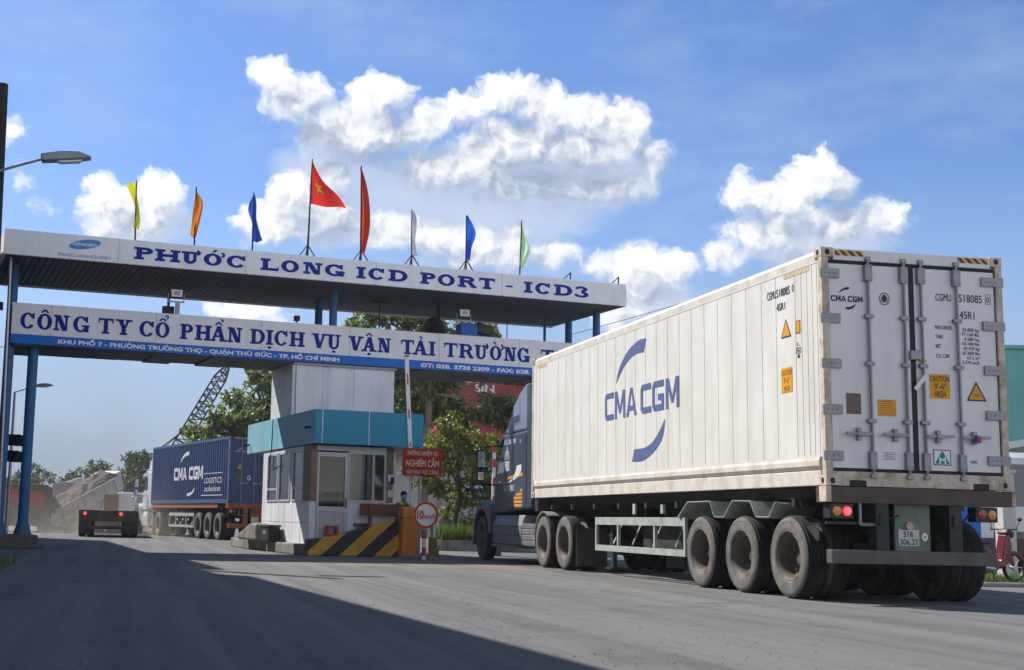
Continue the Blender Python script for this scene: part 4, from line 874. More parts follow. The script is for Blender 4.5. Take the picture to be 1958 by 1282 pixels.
for side in (0, 1):
    x0, x1 = ((.11, 1.165), (1.235, 2.328))[side]
    dr = MB().box(x0, x1, .03, .066, .215, 2.70).build('door', 'reefer_door', con)
    gx = (.096, 1.20) if side == 0 else (1.2005, 2.344)
    MB().box(gx[0], gx[1], .036, .068, .173, .214).box(gx[0], gx[1], .036, .068, 2.701, 2.744).box(gx[0] if side == 0 else x1 + .001, x0 - .001 if side == 0 else gx[1], .036, .068, .2145, 2.7005).build('gasket', 'gasket', dr)
    if side == 0: MB().box(1.166, 1.234, .024, .0355, .175, 2.742).build('gasket', 'gasket', dr)
    for k in range(5):
        z = .30 + k * .555
        b = MB().box(*((-.012, .24) if side == 0 else (2.15, 2.452)), .0, .029, z, z + .115)
        for q in range(3):
            x = (.05 + q * .06) if side == 0 else (2.21 + q * .06); b.cyl((x, .0, z + .058), (x, -.008, z + .058), .011, n=8)
        b.build('hinge', 'hardware', dr, bevel=.005)
    for x in ((.61, 1.085) if side == 0 else (1.315, 1.795)):
        b = MB().cyl((x, -.005, .13), (x, -.005, 2.775), .019, n=12)
        rod = b.build('locking_rod', 'hardware', dr, smooth=40)
        for (xa, ya, yb, za, zb) in ((.05, -.03, .029, 2.50, 2.70), (.045, -.03, .029, .205, .42), (.035, -.028, .03, 2.75, 2.80), (.04, -.03, .02, .10, .15), (.055, -.026, .029, 2.04, 2.085), (.055, -.026, .029, 1.46, 1.505), (.055, -.026, .029, .765, .81)):
            b = MB().box(x - xa, x + xa, ya, yb, za, zb)
            if zb - za > .15:
                for z in (za + .03, zb - .03): b.cyl((x - .03, -.03, z), (x - .03, -.04, z), .008, n=6).cyl((x + .03, -.03, z), (x + .03, -.04, z), .008, n=6)
            b.build('rod_bracket', 'hardware', rod, bevel=.005)
        sgn = -1 if side == 0 else 1; L_ = .36
        b = MB().bar((x, -.03, .625), (x + sgn * L_, -.045, .63), .018, .035); b.box(x + sgn * .17 - .028, x + sgn * .17 + .028, -.02, .029, .55, .70).box(x + sgn * .17 - .045, x + sgn * .17 + .045, -.06, -.021, .60, .65)
        b.build('handle', 'hardware', rod, bevel=.004)
    # writing
    if side == 0:
        b = MB(); cma_letters(b, fR, [('C', .13, .185), ('M', .195, .26), ('A', .265, .33), ('C', .355, .41), ('G', .42, .475), ('M', .485, .55)], 2.235, 2.305, .016)
        fpoly(b, fR, smooth_poly([(.235, 2.335, 1), (.27, 2.38), (.33, 2.41), (.385, 2.415, 1), (.365, 2.385, 1), (.30, 2.375)], 4), .004); fpoly(b, fR, smooth_poly([(.46, 2.215, 1), (.43, 2.165), (.38, 2.14), (.32, 2.14, 1), (.335, 2.17, 1), (.39, 2.175)], 4), .0042)
        b.build('company_mark', 'mark_navy', dr)
        b = MB(); fring(b, fR, .84, 2.295, (.07, .078), (.06, .067), 0, 360, .003, 24); fring(b, fR, .84, 2.30, (.03, .05), (.004, .006), 0, 360, .0034, 14)
        for q in range(5): fpoly(b, fR, [(.80 + q * .018, 2.26 - abs(q - 2) * .006), (.808 + q * .018, 2.26), (.806 + q * .018, 2.325), (.80 + q * .018, 2.32)], .0038 + q * .0002)
        b.build('round_seal', 'mark_dark', dr)
        b = MB(); frect(b, fR, .30, .49, .865, 1.115, .004); o_ = b.build('data_plate', 'plate_brown', dr)
        b = MB()
        for q in range(7): frect(b, fR, .32, .47, .89 + q * .03, .898 + q * .03, .005)
        b.build('plate_line', 'frame_brown', o_)
        b = MB(); frect(b, fR, .71, .95, .855, 1.055, .004); o_ = b.build('yellow_sticker', 'decal_orange', dr)
        b = MB()
        for q in range(6): frect(b, fR, .73 + .01 * (q % 2), .93, .875 + q * .026, .879 + q * .026, .005)
        frect(b, fR, .77, .89, 1.03, 1.04, .005); b.build('print_line', 'mark_dark', o_)
        b = MB()
        for q in range(5): frect(b, fR, .76 + .03 * (q % 2), .93 - .02 * (q % 3), .33 + q * .02, .336 + q * .02, .004)
        b.build('paper_label', 'mark_blue', dr)
    else:
        text(fR, 'CGMU', 1.53, 2.31, .21, .095, 'mark_dark', dr, bold=.012); text(fR, '518085', 1.845, 2.31, .315, .10, 'mark_dark', dr, bold=.012); text(fR, '0', 2.222, 2.318, .04, .08, 'mark_dark', dr)
        b = MB(); fstroke(b, fR, [(2.21, 2.30), (2.275, 2.30), (2.275, 2.42), (2.21, 2.42), (2.21, 2.30)], .006); b.build('check_box', 'mark_dark', dr)
        text(fR, '45R1', 1.85, 2.10, .20, .10, 'mark_dark', dr, bold=.015)
        for q, (a_, z_) in enumerate((('MAX.GROSS', 1.955), ('TARE', 1.84), ('NET', 1.72), ('CU. CAP.', 1.60))): text(fR, a_, 1.51, z_, (.225, .10, .07, .19)[q], .05, 'mark_dark', dr, bold=.01)
        for q, a_ in enumerate(('35.000 kg', '77.160 lbs', '4.580 kg', '10.100 lbs', '30.420 kg', '67.060 lbs', '67.2 m³', '2.374 cu.ft.')):
            w_ = (.22, .235, .2, .225, .215, .225, .17, .235)[q]; text(fR, a_, 2.10 - w_, 1.945 - q * .058, w_, .042, 'mark_dark', dr, bold=.01)
        b = MB(); frect(b, fR, 1.41, 1.68, 1.095, 1.395, .004); o_ = b.build('caution_sticker', 'decal_orange', dr)
        text(fR, 'CAUTION', 1.418, 1.305, .254, .07, 'mark_dark', o_, bold=.02, d=.005); text(fR, '9\'-6"', 1.47, 1.21, .155, .075, 'mark_dark', o_, bold=.02, d=.005); text(fR, 'HIGH', 1.475, 1.115, .14, .075, 'mark_dark', o_, bold=.02, d=.005)
        b = MB(); fpoly(b, fR, [(1.905, 1.09), (2.165, 1.09), (2.035, 1.325)], .004); o_ = b.build('warning_triangle', 'decal_orange', dr)
        b = MB(); fstroke(b, fR, [(2.035, 1.092), (1.915, 1.092), (2.035, 1.31), (2.155, 1.092), (2.035, 1.092)], .017, .005); frect(b, fR, 1.99, 2.08, 1.16, 1.168, .005); frect(b, fR, 2.0, 2.07, 1.14, 1.148, .005); b.build('triangle_rim', 'mark_dark', o_)
        b = MB(); frect(b, fR, 1.425, 1.655, .285, .47, .004); o_ = b.build('test_label', 'letter_white', dr)
        b = MB(); fpoly(b, fR, [(1.44, .30), (1.64, .30), (1.545, .46)], .0048); b.build('label_triangle', 'decal_teal', o_); text(fR, 'M', 1.505, .305, .08, .075, 'letter_white', o_, bold=.05, d=.0056)
        b = MB(); fstroke(b, fR, [(1.54, .288), (1.428, .288), (1.428, .467), (1.652, .467), (1.652, .288), (1.54, .288)], .012, .0047); b.build('label_rim', 'plate_brown', o_)
        text(fR, 'CIMC', 1.92, .318, .095, .035, 'seal_blue', dr, bold=.03)
        MB().box(1.145, 1.295, -.02, .02, 1.555, 1.67).build('lock_box', 'hardware', dr, bevel=.008)
        MB().bar((1.325, -.035, 1.36), (1.18, -.03, 1.19), .006, .05).build('paper_tag', 'letter_white', dr); MB().box(1.30, 1.34, -.032, -.027, 1.53, 1.56).build('orange_tape', 'decal_orange', dr)
        MB().box(1.955, 2.0, -.09, -.06, .56, .64).build('seal_tag', 'seal_red', dr); MB().box(1.935, 1.954, -.085, -.06, .575, .66).build('seal_tag', 'seal_blue', dr)
for x0, x1 in ((.185, .56), (1.83, 2.25)): MB().box(x0, x1, .0005, .0035, 2.80, 2.865).build('hazard_tape', 'chevron', con)
for y0, y1 in ((.32, 1.0), (11.2, 11.8)): MB().box(.0085, .0115, y0, y1, 2.655, 2.71).build('hazard_tape', 'chevron_side', con)
b = MB(); cma_letters(b, fSd, [('C', -7.73, -7.28), ('M', -7.23, -6.73), ('A', -6.68, -6.20), ('C', -6.02, -5.56), ('G', -5.51, -5.03), ('M', -4.95, -4.43)], 1.29, 1.765, .098)
b.build('company_mark', 'mark_blue', con)
b = MB(); fpoly(b, fSd, smooth_poly(SW_UP), .004); b.build('company_mark', 'mark_blue', con); b = MB(); fpoly(b, fSd, smooth_poly(SW_DN), .004); b.build('company_mark', 'mark_blue', con)
text(fSd, 'CGMU', -1.46, 2.45, .24, .11, 'mark_dark', con, bold=.005); text(fSd, '518085', -1.20, 2.45, .36, .11, 'mark_dark', con, bold=.005); text(fSd, '0', -.78, 2.46, .05, .10, 'mark_dark', con); text(fSd, '45R1', -1.2, 2.27, .23, .10, 'mark_dark', con, bold=.005)
b = MB(); fpoly(b, fSd, [(-1.09, 1.905), (-.82, 1.905), (-.955, 2.14)], .004); o_ = b.build('warning_triangle', 'decal_orange', con)
b = MB(); fstroke(b, fSd, [(-.955, 1.908), (-1.08, 1.908), (-.955, 2.125), (-.83, 1.908), (-.955, 1.908)], .012, .005); b.build('triangle_rim', 'mark_dark', o_)
b = MB(); frect(b, fSd, -1.105, -.815, 1.195, 1.51, .004); o_ = b.build('caution_sticker', 'decal_orange', con)
text(fSd, 'CAUTION', -1.095, 1.41, .27, .075, 'mark_dark', o_, d=.005); text(fSd, '9\'-6"', -1.04, 1.31, .16, .075, 'mark_dark', o_, d=.005); text(fSd, 'HIGH', -1.03, 1.21, .15, .075, 'mark_dark', o_, d=.005)
b = MB(); frect(b, fSd, -.69, -.58, 1.91, 2.075, .004); o_ = b.build('yellow_sticker', 'decal_orange', con)
b = MB(); fstroke(b, fSd, [(-.635, 1.918), (-.68, 1.918), (-.68, 2.067), (-.59, 2.067), (-.59, 1.918), (-.635, 1.918)], .008, .005); b.build('sticker_rim', 'mark_dark', o_)
b = MB(); fstroke(b, fSd, [(-.635, 1.66), (-.69, 1.66), (-.69, 1.72), (-.58, 1.72), (-.58, 1.66), (-.635, 1.66)], .008); fstroke(b, fSd, [(-.67, 1.73), (-.67, 1.80), (-.6, 1.74)], .008, .0045); frect(b, fSd, -.66, -.61, 1.60, 1.64, .004); frect(b, fSd, -.665, -.61, 1.68, 1.70, .004); b.build('pictogram', 'mark_dark', con)

# wheels ---------------------------------------------------------------
mat('tyre_tread', (.022, .021, .02), .85, var=.3, scale=14, dirt=(.10, .088, .075), dirt_amt=.5, dirt_scale=3, dirt_stretch=(1, 1, 1))
mat('tyre_wall', (.145, .138, .13), .9, var=.3, scale=6, dirt=(.28, .255, .23), dirt_amt=.6, dirt_scale=5, dirt_stretch=(1, 1, 1))
mat('rim_dusty', (.17, .135, .11), .6, metal=.2, var=.3, scale=6, dirt=(.08, .055, .04), dirt_amt=.8, dirt_scale=4, dirt_stretch=(1, 1, 1))
WM = {}
def wheel(parent, x, y, side, front=False, R=.515, wd=.255, name='wheel'):
    key = (side, front, R)
    w_ = part(name, parent, (x, y, R - .004))
    if key not in WM:
        M = Matrix.Rotation(math.radians(-90 if side < 0 else 90), 4, 'Y'); h = wd / 2
        prof = [(.295, -h * .72), (.33, -h), (.44, -h * 1.04), (.495, -h * .86)]
        ms = [1, 1, 1]
        g_ = [(-.66, R - .012), (-.60, R), (-.40, R + .002), (-.38, R - .014), (-.34, R - .014), (-.32, R + .004), (-.03, R + .005), (-.02, R - .012), (.02, R - .012), (.03, R + .005), (.32, R + .004), (.34, R - .014), (.38, R - .014), (.40, R + .002), (.60, R), (.66, R - .012)]
        for a, r in g_: prof.append((r, h * a)); ms.append(0)
        prof += [(.495, h * .86), (.47, h * 1.0), (.44, h * 1.045), (.438, h * 1.01), (.41, h * 1.05), (.345, h * 1.02), (.34, h * .98), (.325, h * 1.0), (.295, h * .74)]
        ms += [0, 1, 1, 1, 1, 1, 1, 1, 1, 1]
        t_ = MB().lathe(prof, M, 44, closed=True, mis=ms[:len(prof)])
        t_ = t_.build('tyre', ['tyre_tread', 'tyre_wall'], w_, smooth=35)
        if front: rp = [(.296, -h * .7), (.298, h * .72), (.285, h * .78), (.275, h * .70), (.255, h * .35), (.20, h * .55), (.16, h * .62), (.15, h * .9), (.11, h * 1.12), (.0001, h * 1.15)]
        else: rp = [(.296, -h * .7), (.298, h * .72), (.288, h * .78), (.277, h * .68), (.262, h * .1), (.255, -h * .25), (.20, -h * .45), (.125, -h * .48), (.12, -h * .4), (.10, -h * .35), (.085, -h * .22), (.055, -h * .18), (.0001, -h * .17)]
        rb = MB().lathe(rp, M, 36)
        for k in range(10):
            a = 2 * math.pi * k / 10; r = .18; z = h * .6 if front else -h * .46
            p = M @ Vector((r * math.cos(a), r * math.sin(a), z)); q = M @ Vector((r * math.cos(a), r * math.sin(a), z + .035)); rb.cyl(p, q, .014, n=6)
        r_ = rb.build('rim', 'rim_dusty', w_, smooth=35); WM[key] = (t_.data, r_.data)
    else:
        for nm, me in zip(('tyre', 'rim'), WM[key]):
            o = bpy.data.objects.new(nm, me); sc.collection.objects.link(o); o.parent = w_
    w_.rotation_euler = (random.uniform(0, 6), 0, 0)
    return w_

mat('lamp_amber', (.75, .28, .02), .3, var=.15, scale=40, coat=.6); mat('lamp_red_off', (.35, .02, .02), .3, var=.2, coat=.6)
mat('lamp_red_lit', (.9, .01, .03), .3, emit=.9)
mat('diode_red', (1., .12, .14), .3, emit=3.0)
mat('plate_white', (.62, .62, .60), .5, var=.1, dirt=(.3, .27, .22), dirt_amt=.6, dirt_scale=8, dirt_stretch=(1, 1, 1))
def lorry_mats(pre, col, dk):
    mat(pre + '_paint', col, .6, var=.25, scale=4, dirt=dk, dirt_amt=.7, dirt_scale=2.5, dirt_stretch=(1, 1, 1))
lorry_mats('green_chassis', (.17, .23, .19), (.11, .10, .085)); lorry_mats('bolster_brown', (.10, .075, .062), (.05, .04, .035)); lorry_mats('dark_chassis', (.035, .04, .038), (.07, .062, .05)); lorry_mats('orange_chassis', (.36, .10, .035), (.10, .06, .04)); lorry_mats('pale_guard', (.40, .45, .41), (.2, .19, .165))
mat('rubber_flap', (.05, .05, .048), .8, var=.3, dirt=(.16, .14, .12), dirt_amt=.6)

def semi_trailer(label, loc, rz, main, guard, bolster, axles, gy, Lr, full=True):
    t_ = thing('semi_trailer', label, 'trailer', loc, rz)
    b = MB()
    for x in (.72, 1.58): b.box(x, x + .14, .2, Lr, .82, .86).box(x + .055, x + .085, .2, Lr, .86, 1.2).box(x, x + .14, .2, Lr, 1.2, 1.24)
    for y in [.9 + 1.25 * k for k in range(int(Lr / 1.25))]: b.box(.05, .719, y, y + .08, 1.14, 1.24).box(1.721, 2.39, y, y + .08, 1.14, 1.24).box(.861, 1.579, y, y + .08, .95, 1.15)
    for x in (.32, 2.05): b.box(x, x + .07, .3, Lr - .4, 1.245, 1.376)
    b.build('chassis_beam', 'dark_chassis_paint', t_)
    if not full:
        for x in (.025, 2.37): MB().box(x, x + .045, 1.4, Lr, 1.2, 1.33).build('outer_rail', main, t_)
    MB().box(.03, 2.41, Lr - .3, Lr - .1, 1.12, 1.36).build('front_bolster', main if not full else 'dark_chassis_paint', t_)
    for y in axles:
        MB().cyl((.2, y, .51), (2.24, y, .51), .075, n=14).box(.7, .9, y - .35, y + .35, .6, .7).box(1.55, 1.75, y - .35, y + .35, .6, .7).build('axle', 'dark_chassis_paint', t_)
        for x, sd_ in ((.135, -1), (.465, -1), (2.305, 1), (1.975, 1)): wheel(t_, x, y, sd_)
    # side guard frame
    for sx, x in ((-1, .0), (1, 2.40)):
        y0, y1 = gy; b = MB(); b.box(x, x + .05, y0, y1, .87, 1.0).box(x, x + .05, y0, y1, .42, .52)
        for f in (0, .30, .71, .985): b.box(x + .002, x + .048, y0 + (y1 - y0) * f, y0 + (y1 - y0) * f + .06, .521, .869)
        o_ = b.build('side_guard', guard, t_)
        for k in range(4):
            yy = y0 + .5 + k * (y1 - y0 - 1) / 3.3; MB().bar((x + .06, yy, .55), (x + .5 * (-sx), yy + .5, 1.1), .02).build('guard_stay', 'galvanised', o_)
        if full:
            MB().box(x + .02, x + .06, y0 + .9, y0 + 1.0, 1.06, 1.2).build('bracket', guard, t_); MB().box(x + .02, x + .05, y0 + 2.1, y0 + 2.2, 1.05, 1.22).build('bracket', guard, t_)
    # landing legs
    for x in (.45, 1.85):
        MB().box(x, x + .12, gy[1] + .35, gy[1] + .49, .45, 1.2).box(x + .02, x + .1, gy[1] + .37, gy[1] + .47, .12, .449).box(x - .06, x + .18, gy[1] + .28, gy[1] + .56, .08, .119).build('landing_leg', 'dark_chassis_paint', t_)
    # mudguard strips: zig-zag plates over the axles
    if full:
        pa = [(4.42, .98), (4.05, 1.205), (3.27, 1.21), (3.12, .99), (2.80, .99), (2.52, 1.21), (1.99, 1.2), (1.81, .99), (1.44, .99), (1.26, 1.18)]
        for x0 in (.0, 1.86):
            b = MB()
            for p, q in zip(pa, pa[1:]):
                n_ = Vector((-(q[1] - p[1]), q[0] - p[0])).normalized() * .02
                if n_.y < 0: n_ = -n_
                b.prism([p, q, (q[0] + n_.x, q[1] + n_.y), (p[0] + n_.x, p[1] + n_.y)], 'x', x0, x0 + .56)
            xe = x0 - .012 if x0 < 1 else x0 + .562
            for p, q in zip(pa, pa[1:]): b.bar((xe + .005, p[0], p[1] + .02), (xe + .005, q[0], q[1] + .02), .012, .055, up=(1, 0, 0))
            b.build('mudguard', guard, t_)
        MB().bar((.04, 4.40, .95), (.04, 4.1, .52), .03).build('mudguard_stay', guard, t_)
        MB().prism([(.62, .90), (.30, .93), (.30, .74), (.36, .72)], 'x', .05, .06).box(.06, .7, .28, .66, .93, .94).build('mud_plate', 'dark_chassis_paint', t_)
    # rear
    b = MB().box(-.02, 2.43, -.05, .22, 1.185, 1.372)
    b.box(.16, .3, -.0535, -.0505, 1.25, 1.31).build('rear_bolster', bolster, t_, bevel=.006)
    for x0, x1 in ((-.035, .03), (2.40, 2.455)): MB().box(x0, x1, -.055, .12, 1.19, 1.376).build('twist_lock', 'rusty_white' if full else bolster, t_, bevel=.006)
    for x0 in (.61, 1.57): MB().box(x0, x0 + .165, -.03, .12, .631, 1.184).box(x0 + .04, x0 + .13, -.06, -.031, .93, 1.06).build('bumper_post', 'dark_chassis_paint' if full else main, t_)
    MB().box(.02, 2.16, -.06, .08, .47, .63).build('bumper', 'bumper_grey' if full else main, t_, bevel=.008)
    MB().box(.9, 1.36, .05, .09, .632, 1.184).build('rear_panel', main, t_)
    for x0 in (.02, 1.92):
        lb = MB().box(x0, x0 + .30, -.03, .14, .995, 1.175).build('lamp_box', 'dark_metal', t_, bevel=.012)
        ms = ('lamp_amber', 'lamp_red_lit' if full else 'lamp_red_off') if x0 < 1 else ('lamp_red_off', 'lamp_amber')
        for cx, m_ in zip((x0 + .085, x0 + .215), ms): MB().lathe([(.058, .0), (.055, .015), (.0001, .022)], Matrix.Translation((cx, -.0305, 1.085)) @ Matrix.Rotation(math.radians(90), 4, 'X'), 18).build('lamp_lens', m_, lb, smooth=60)
        if full and x0 < 1:
            b = MB()
            for a, r in [(0, 0)] + [(k * 60, .02) for k in range(6)] + [(k * 36, .04) for k in range(10)]:
                b.cyl((x0 + .215 + r * math.cos(math.radians(a)), -.051, 1.085 + r * math.sin(math.radians(a))), (x0 + .215 + r * math.cos(math.radians(a)), -.056, 1.085 + r * math.sin(math.radians(a))), .0065, n=6)
            b.build('diode', 'diode_red', lb)
    MB().tube([(.42, .0, 1.18), (.42, .0, .93), (.60, .0, .93)], .02).build('lamp_stay', 'steel_grey', t_); MB().box(-.3 + .3, .6, .02, .06, .93, .96).build('cross_bar', 'dark_chassis_paint', t_)
    pl = MB().box(.935, 1.205, .036, .046, .69, .885).build('number_plate', 'plate_white', t_)
    if full:
        fp = Face((0, .0355, 0), (1, 0, 0), (0, 0, 1)); text(fp, '51R', 1.0, .795, .13, .07, 'mark_dark', pl, bold=.01); text(fp, '306.27', .95, .705, .24, .072, 'mark_dark', pl, bold=.01)
        MB().lathe([(.04, 0), (.036, .01), (.0001, .012)], Matrix.Translation((1.285, .049, .80)) @ Matrix.Rotation(math.radians(90), 4, 'X') @ Matrix.Diagonal((1, 1.3, 1, 1)), 16).build('reflector', 'letter_white', t_); MB().lathe([(.02, 0), (.0001, .004)], Matrix.Translation((1.285, .036, .80)) @ Matrix.Rotation(math.radians(90), 4, 'X'), 12).build('reflector', 'lamp_amber', t_)
        MB().cyl((1.07, .05, .93), (1.07, .0, .93), .05, n=10).build('plate_lamp', 'rusty_white', t_)
        MB().tube([(.95, .05, 1.05), (.75, .0, .98), (.62, .03, 1.08)], .012, 6).tube([(1.5, .05, 1.1), (1.75, .02, .96), (1.9, .05, 1.1)], .012, 6).build('hose', 'black_metal', t_)
        MB().tube([(.1, 1.0, 1.22), (.12, .9, 1.12), (.1, .85, 1.2), (.12, .8, 1.1)], .018, 6).build('hook', 'black_metal', t_)
        MB().ball((.55, gy[0] + 1.9, .60), .055, 10).build('red_cap', 'seal_red', t_)
        MB().cyl((.42, 7.4, .95), (1.5, 7.4, .95), .17, n=18).build('air_tank', 'dark_chassis_paint', t_, smooth=40)
        MB().box(.5, 2.0, 5.0, 7.2, .45, .86).build('tool_bin', 'dark_chassis_paint', t_, bevel=.02)
    return t_
mat('bumper_grey', (.13, .125, .12), .6, var=.3, scale=3, dirt=(.06, .05, .045), dirt_amt=.6, dirt_stretch=(1, 1, 1))
semi_trailer('green skeletal trailer with three axles carrying the white container', O1, 0, 'green_chassis_paint', 'pale_guard_paint', 'bolster_brown_paint', (1.02, 2.36, 3.70), (4.23, 8.22), 12.1)

# tractors --------------------------------------------------------------
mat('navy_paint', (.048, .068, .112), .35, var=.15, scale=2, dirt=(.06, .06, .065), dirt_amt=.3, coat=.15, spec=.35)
mat('navy_sheen', (.22, .28, .38), .35, var=.12, scale=2, dirt=(.22, .23, .25), dirt_amt=.35, coat=.6)  # sky reflection on the navy roof fairing, painted as a paler base colour
mat('cab_white', (.66, .68, .69), .3, var=.08, dirt=(.35, .33, .3), dirt_amt=.4, coat=.5)
mat('skirt_grey', (.30, .31, .32), .5, var=.12, dirt=(.16, .15, .13), dirt_amt=.6)
mat('dark_glass', (.015, .018, .02), .06, var=.1, spec=.9, coat=.6)
mat('chrome', (.6, .6, .62), .15, metal=1., var=.1)
mat('graphic_orange', (.78, .34, .03), .4, var=.08); mat('graphic_white', (.74, .74, .74), .4, var=.06)
def tractor(label, loc, rz, body, roof, skirt, Ls, ztop, drive, graphics=False):
    """local frame: x across (0..2.44), y = 0 at the cab's rear wall and forward +y"""
    t_ = thing('truck_tractor', label, 'truck tractor', loc, rz)
    D = Ls - 1.8
    zs = 2.83
    sl = MB().prism([(0, 1.17), (Ls, 1.09), (Ls, zs), (0, zs)], 'x', .06, 2.38).build('sleeper', body, t_, bevel=.05, seg=3)
    k = max(.45, Ls / 1.8); zt = ztop
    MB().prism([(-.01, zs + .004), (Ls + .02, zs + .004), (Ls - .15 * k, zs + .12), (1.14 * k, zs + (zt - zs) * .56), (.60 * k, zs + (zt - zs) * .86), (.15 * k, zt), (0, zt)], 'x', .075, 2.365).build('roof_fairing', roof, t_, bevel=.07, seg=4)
    y1 = Ls + .001
    door = MB().prism([(y1, 1.08), (y1 + 1.0, 1.08), (y1 + 1.0, 1.88), (y1 + .82, 1.94), (y1 + .15, 2.74), (y1, 2.80)], 'x', .11, 2.33).build('cab', body, t_, bevel=.04, seg=3)
    MB().box(.095, .109, y1 + .08, y1 + .85, 1.12, 1.94).box(2.331, 2.345, y1 + .08, y1 + .85, 1.12, 1.94).build('door', body, door, bevel=.006)
    for x in (.104, 2.331): MB().prism([(y1 + .08, 2.0), (y1 + .70, 1.98), (y1 + .20, 2.60), (y1 + .08, 2.62)], 'x', x, x + .005).build('side_window', 'dark_glass', door)
    ws = [(y1 + .80, 1.97), (y1 + .18, 2.715), (y1 + .195, 2.725), (y1 + .815, 1.985)]
    MB().prism(ws, 'x', .22, 2.22).build('windscreen', 'dark_glass', door)
    MB().prism([(y1 + .05, 2.80), (y1 + .14, 2.86), (y1 + .62, 2.62), (y1 + .58, 2.58)], 'x', .09, 2.35).build('visor', body, t_, bevel=.01)
    MB().bar((.085, y1 + .3, 1.78), (.085, y1 + .45, 1.78), .02, .04).build('handle', 'chrome', door)
    hd = MB().prism([(y1 + 1.0, .85), (y1 + 2.4, .62), (y1 + 2.48, 1.12), (y1 + 2.30, 1.42), (y1 + 1.0, 1.80)], 'x', .50, 1.94).build('hood', body, t_, bevel=.12, seg=4)
    MB().prism([(y1 + 2.42, .66), (y1 + 2.46, .66), (y1 + 2.50, 1.10), (y1 + 2.46, 1.12)], 'x', .72, 1.72).build('grille', 'chrome', hd)
    cy = y1 + 1.80
    arch = [(cy - .64 * math.cos(math.radians(a)), .515 + .64 * math.sin(math.radians(a))) for a in range(8, 173, 12)]
    for x0, x1 in ((.02, .62), (1.82, 2.42)):
        fp = [(cy - .95, .58), (cy - .95, 1.10), (cy - .72, 1.30), (cy - .25, 1.40), (cy + .18, 1.36), (cy + .5, 1.20), (cy + .70, .98), (cy + .74, .62)] + arch[::-1]
        fe = MB().prism(fp, 'x', x0, x1).build('fender', body, t_, bevel=.07, seg=3)
        xl = x0 + .03 if x0 < 1 else x1 - .03
        MB().box(min(xl, xl + .2), max(xl, xl + .2), cy + .70, cy + .78, .84, 1.02).build('headlight', 'lamp_lens', fe, bevel=.02)
    MB().box(.04, 2.40, cy + .72, cy + .92, .34, .64).build('bumper', 'chrome' if not graphics else body, t_, bevel=.04)
    for x, sd_ in ((.17, -1), (2.27, 1)): wheel(t_, x, cy, sd_, True, wd=.28)
    for y in drive:
        MB().cyl((.2, y, .51), (2.24, y, .51), .09, n=12).ball((1.22, y, .51), .22, 12).build('axle', 'dark_chassis_paint', t_)
        for x, sd_ in ((.135, -1), (.465, -1), (2.305, 1), (1.975, 1)): wheel(t_, x, y, sd_)
    b = MB()
    for x in (.82, 1.56): b.box(x, x + .07, drive[0] - .8, y1 + 2.1, .70, .98)
    b.box(.9, 1.54, y1 + .6, y1 + 2.0, .5, .95); b.build('chassis_rail', 'dark_chassis_paint', t_)
    MB().box(.75, 1.69, drive[0] - .1, drive[1] + .2, 1.0, 1.10).lathe([(.5, 1.10), (.5, 1.15), (.001, 1.16)], Matrix.Translation((1.22, (drive[0] + drive[1]) / 2, 0)), 20).build('fifth_wheel', 'dark_chassis_paint', t_)
    # skirts, step, drive-wheel guard, flaps
    ye = cy - .97
    for sg, x in ((1, .04), (-1, 2.40)):
        P = [(x, .40), (x, .80), (x + sg * .09, 1.04), (x + sg * .55, 1.06), (x + sg * .55, .40)]
        sk = MB().prism(P, 'y', .30, ye).build('side_skirt', skirt, t_, bevel=.02)
        a = x - sg * .004
        MB().box(min(a, a + sg * .003), max(a, a + sg * .003), .32, ye - .02, .795, .81).box(min(a, a + sg * .003), max(a, a + sg * .003), .32, ye - .02, .60, .61).build('skirt_line', 'dark_metal', sk)
        MB().box(min(x, x + sg * .3), max(x, x + sg * .3), .3, ye + .1, .335, .39).build('running_board', 'steel_grey', t_, bevel=.01)
        b = MB()
        for kz in range(4): b.box(min(x, x + sg * .42), max(x, x + sg * .42), -.72, .26, .40 + kz * .12, .40 + kz * .12 + .10)
        b.box(min(x + sg * .02, x + sg * .4), max(x + sg * .02, x + sg * .4), -.70, .24, .41, .85); b.build('battery_step', 'galvanised', t_, bevel=.008)
        yw = drive[1]; arc = [(yw - .60 * math.cos(math.radians(a)), .515 + .60 * math.sin(math.radians(a))) for a in range(60, 176, 8)]; arc2 = [(yw - .58 * math.cos(math.radians(a)), .515 + .58 * math.sin(math.radians(a))) for a in range(60, 176, 8)]
        MB().prism(arc + arc2[::-1], 'x', min(x - sg * .03, x + sg * .58), max(x - sg * .03, x + sg * .58)).build('wheel_guard', 'skirt_grey', t_, smooth=40)
        MB().box(min(x, x + sg * .6), max(x, x + sg * .6), drive[0] - .68, drive[0] - .665, .1, .80).build('mud_flap', 'rubber_flap', t_)
        xx = x + sg * .03
        MB().prism([(-.36, 1.22), (-.002, 1.18), (-.002, zt - .03), (-.26, zt - .06)], 'x', min(xx, xx + sg * .03), max(xx, xx + sg * .03)).build('side_extender', body, t_)
        MB().cyl((x + sg * .35, -.15, .9), (x + sg * .35, -.15, zt + (.1 if not graphics else -.4)), .07, n=14).build('exhaust_stack', 'chrome' if not graphics else 'dark_metal', t_, smooth=40)
        mx = x - sg * .34
        mr = MB().box(mx - .10, mx + .10, y1 + .62, y1 + .72, 2.08, 2.52).box(mx - .09, mx + .09, y1 + .62, y1 + .72, 1.80, 2.04).build('mirror', 'black_metal', t_, bevel=.03)
        MB().box(mx - .08, mx + .08, y1 + .614, y1 + .618, 2.12, 2.48).box(mx - .07, mx + .07, y1 + .614, y1 + .618, 1.83, 2.01).build('mirror_glass', 'chrome', mr)
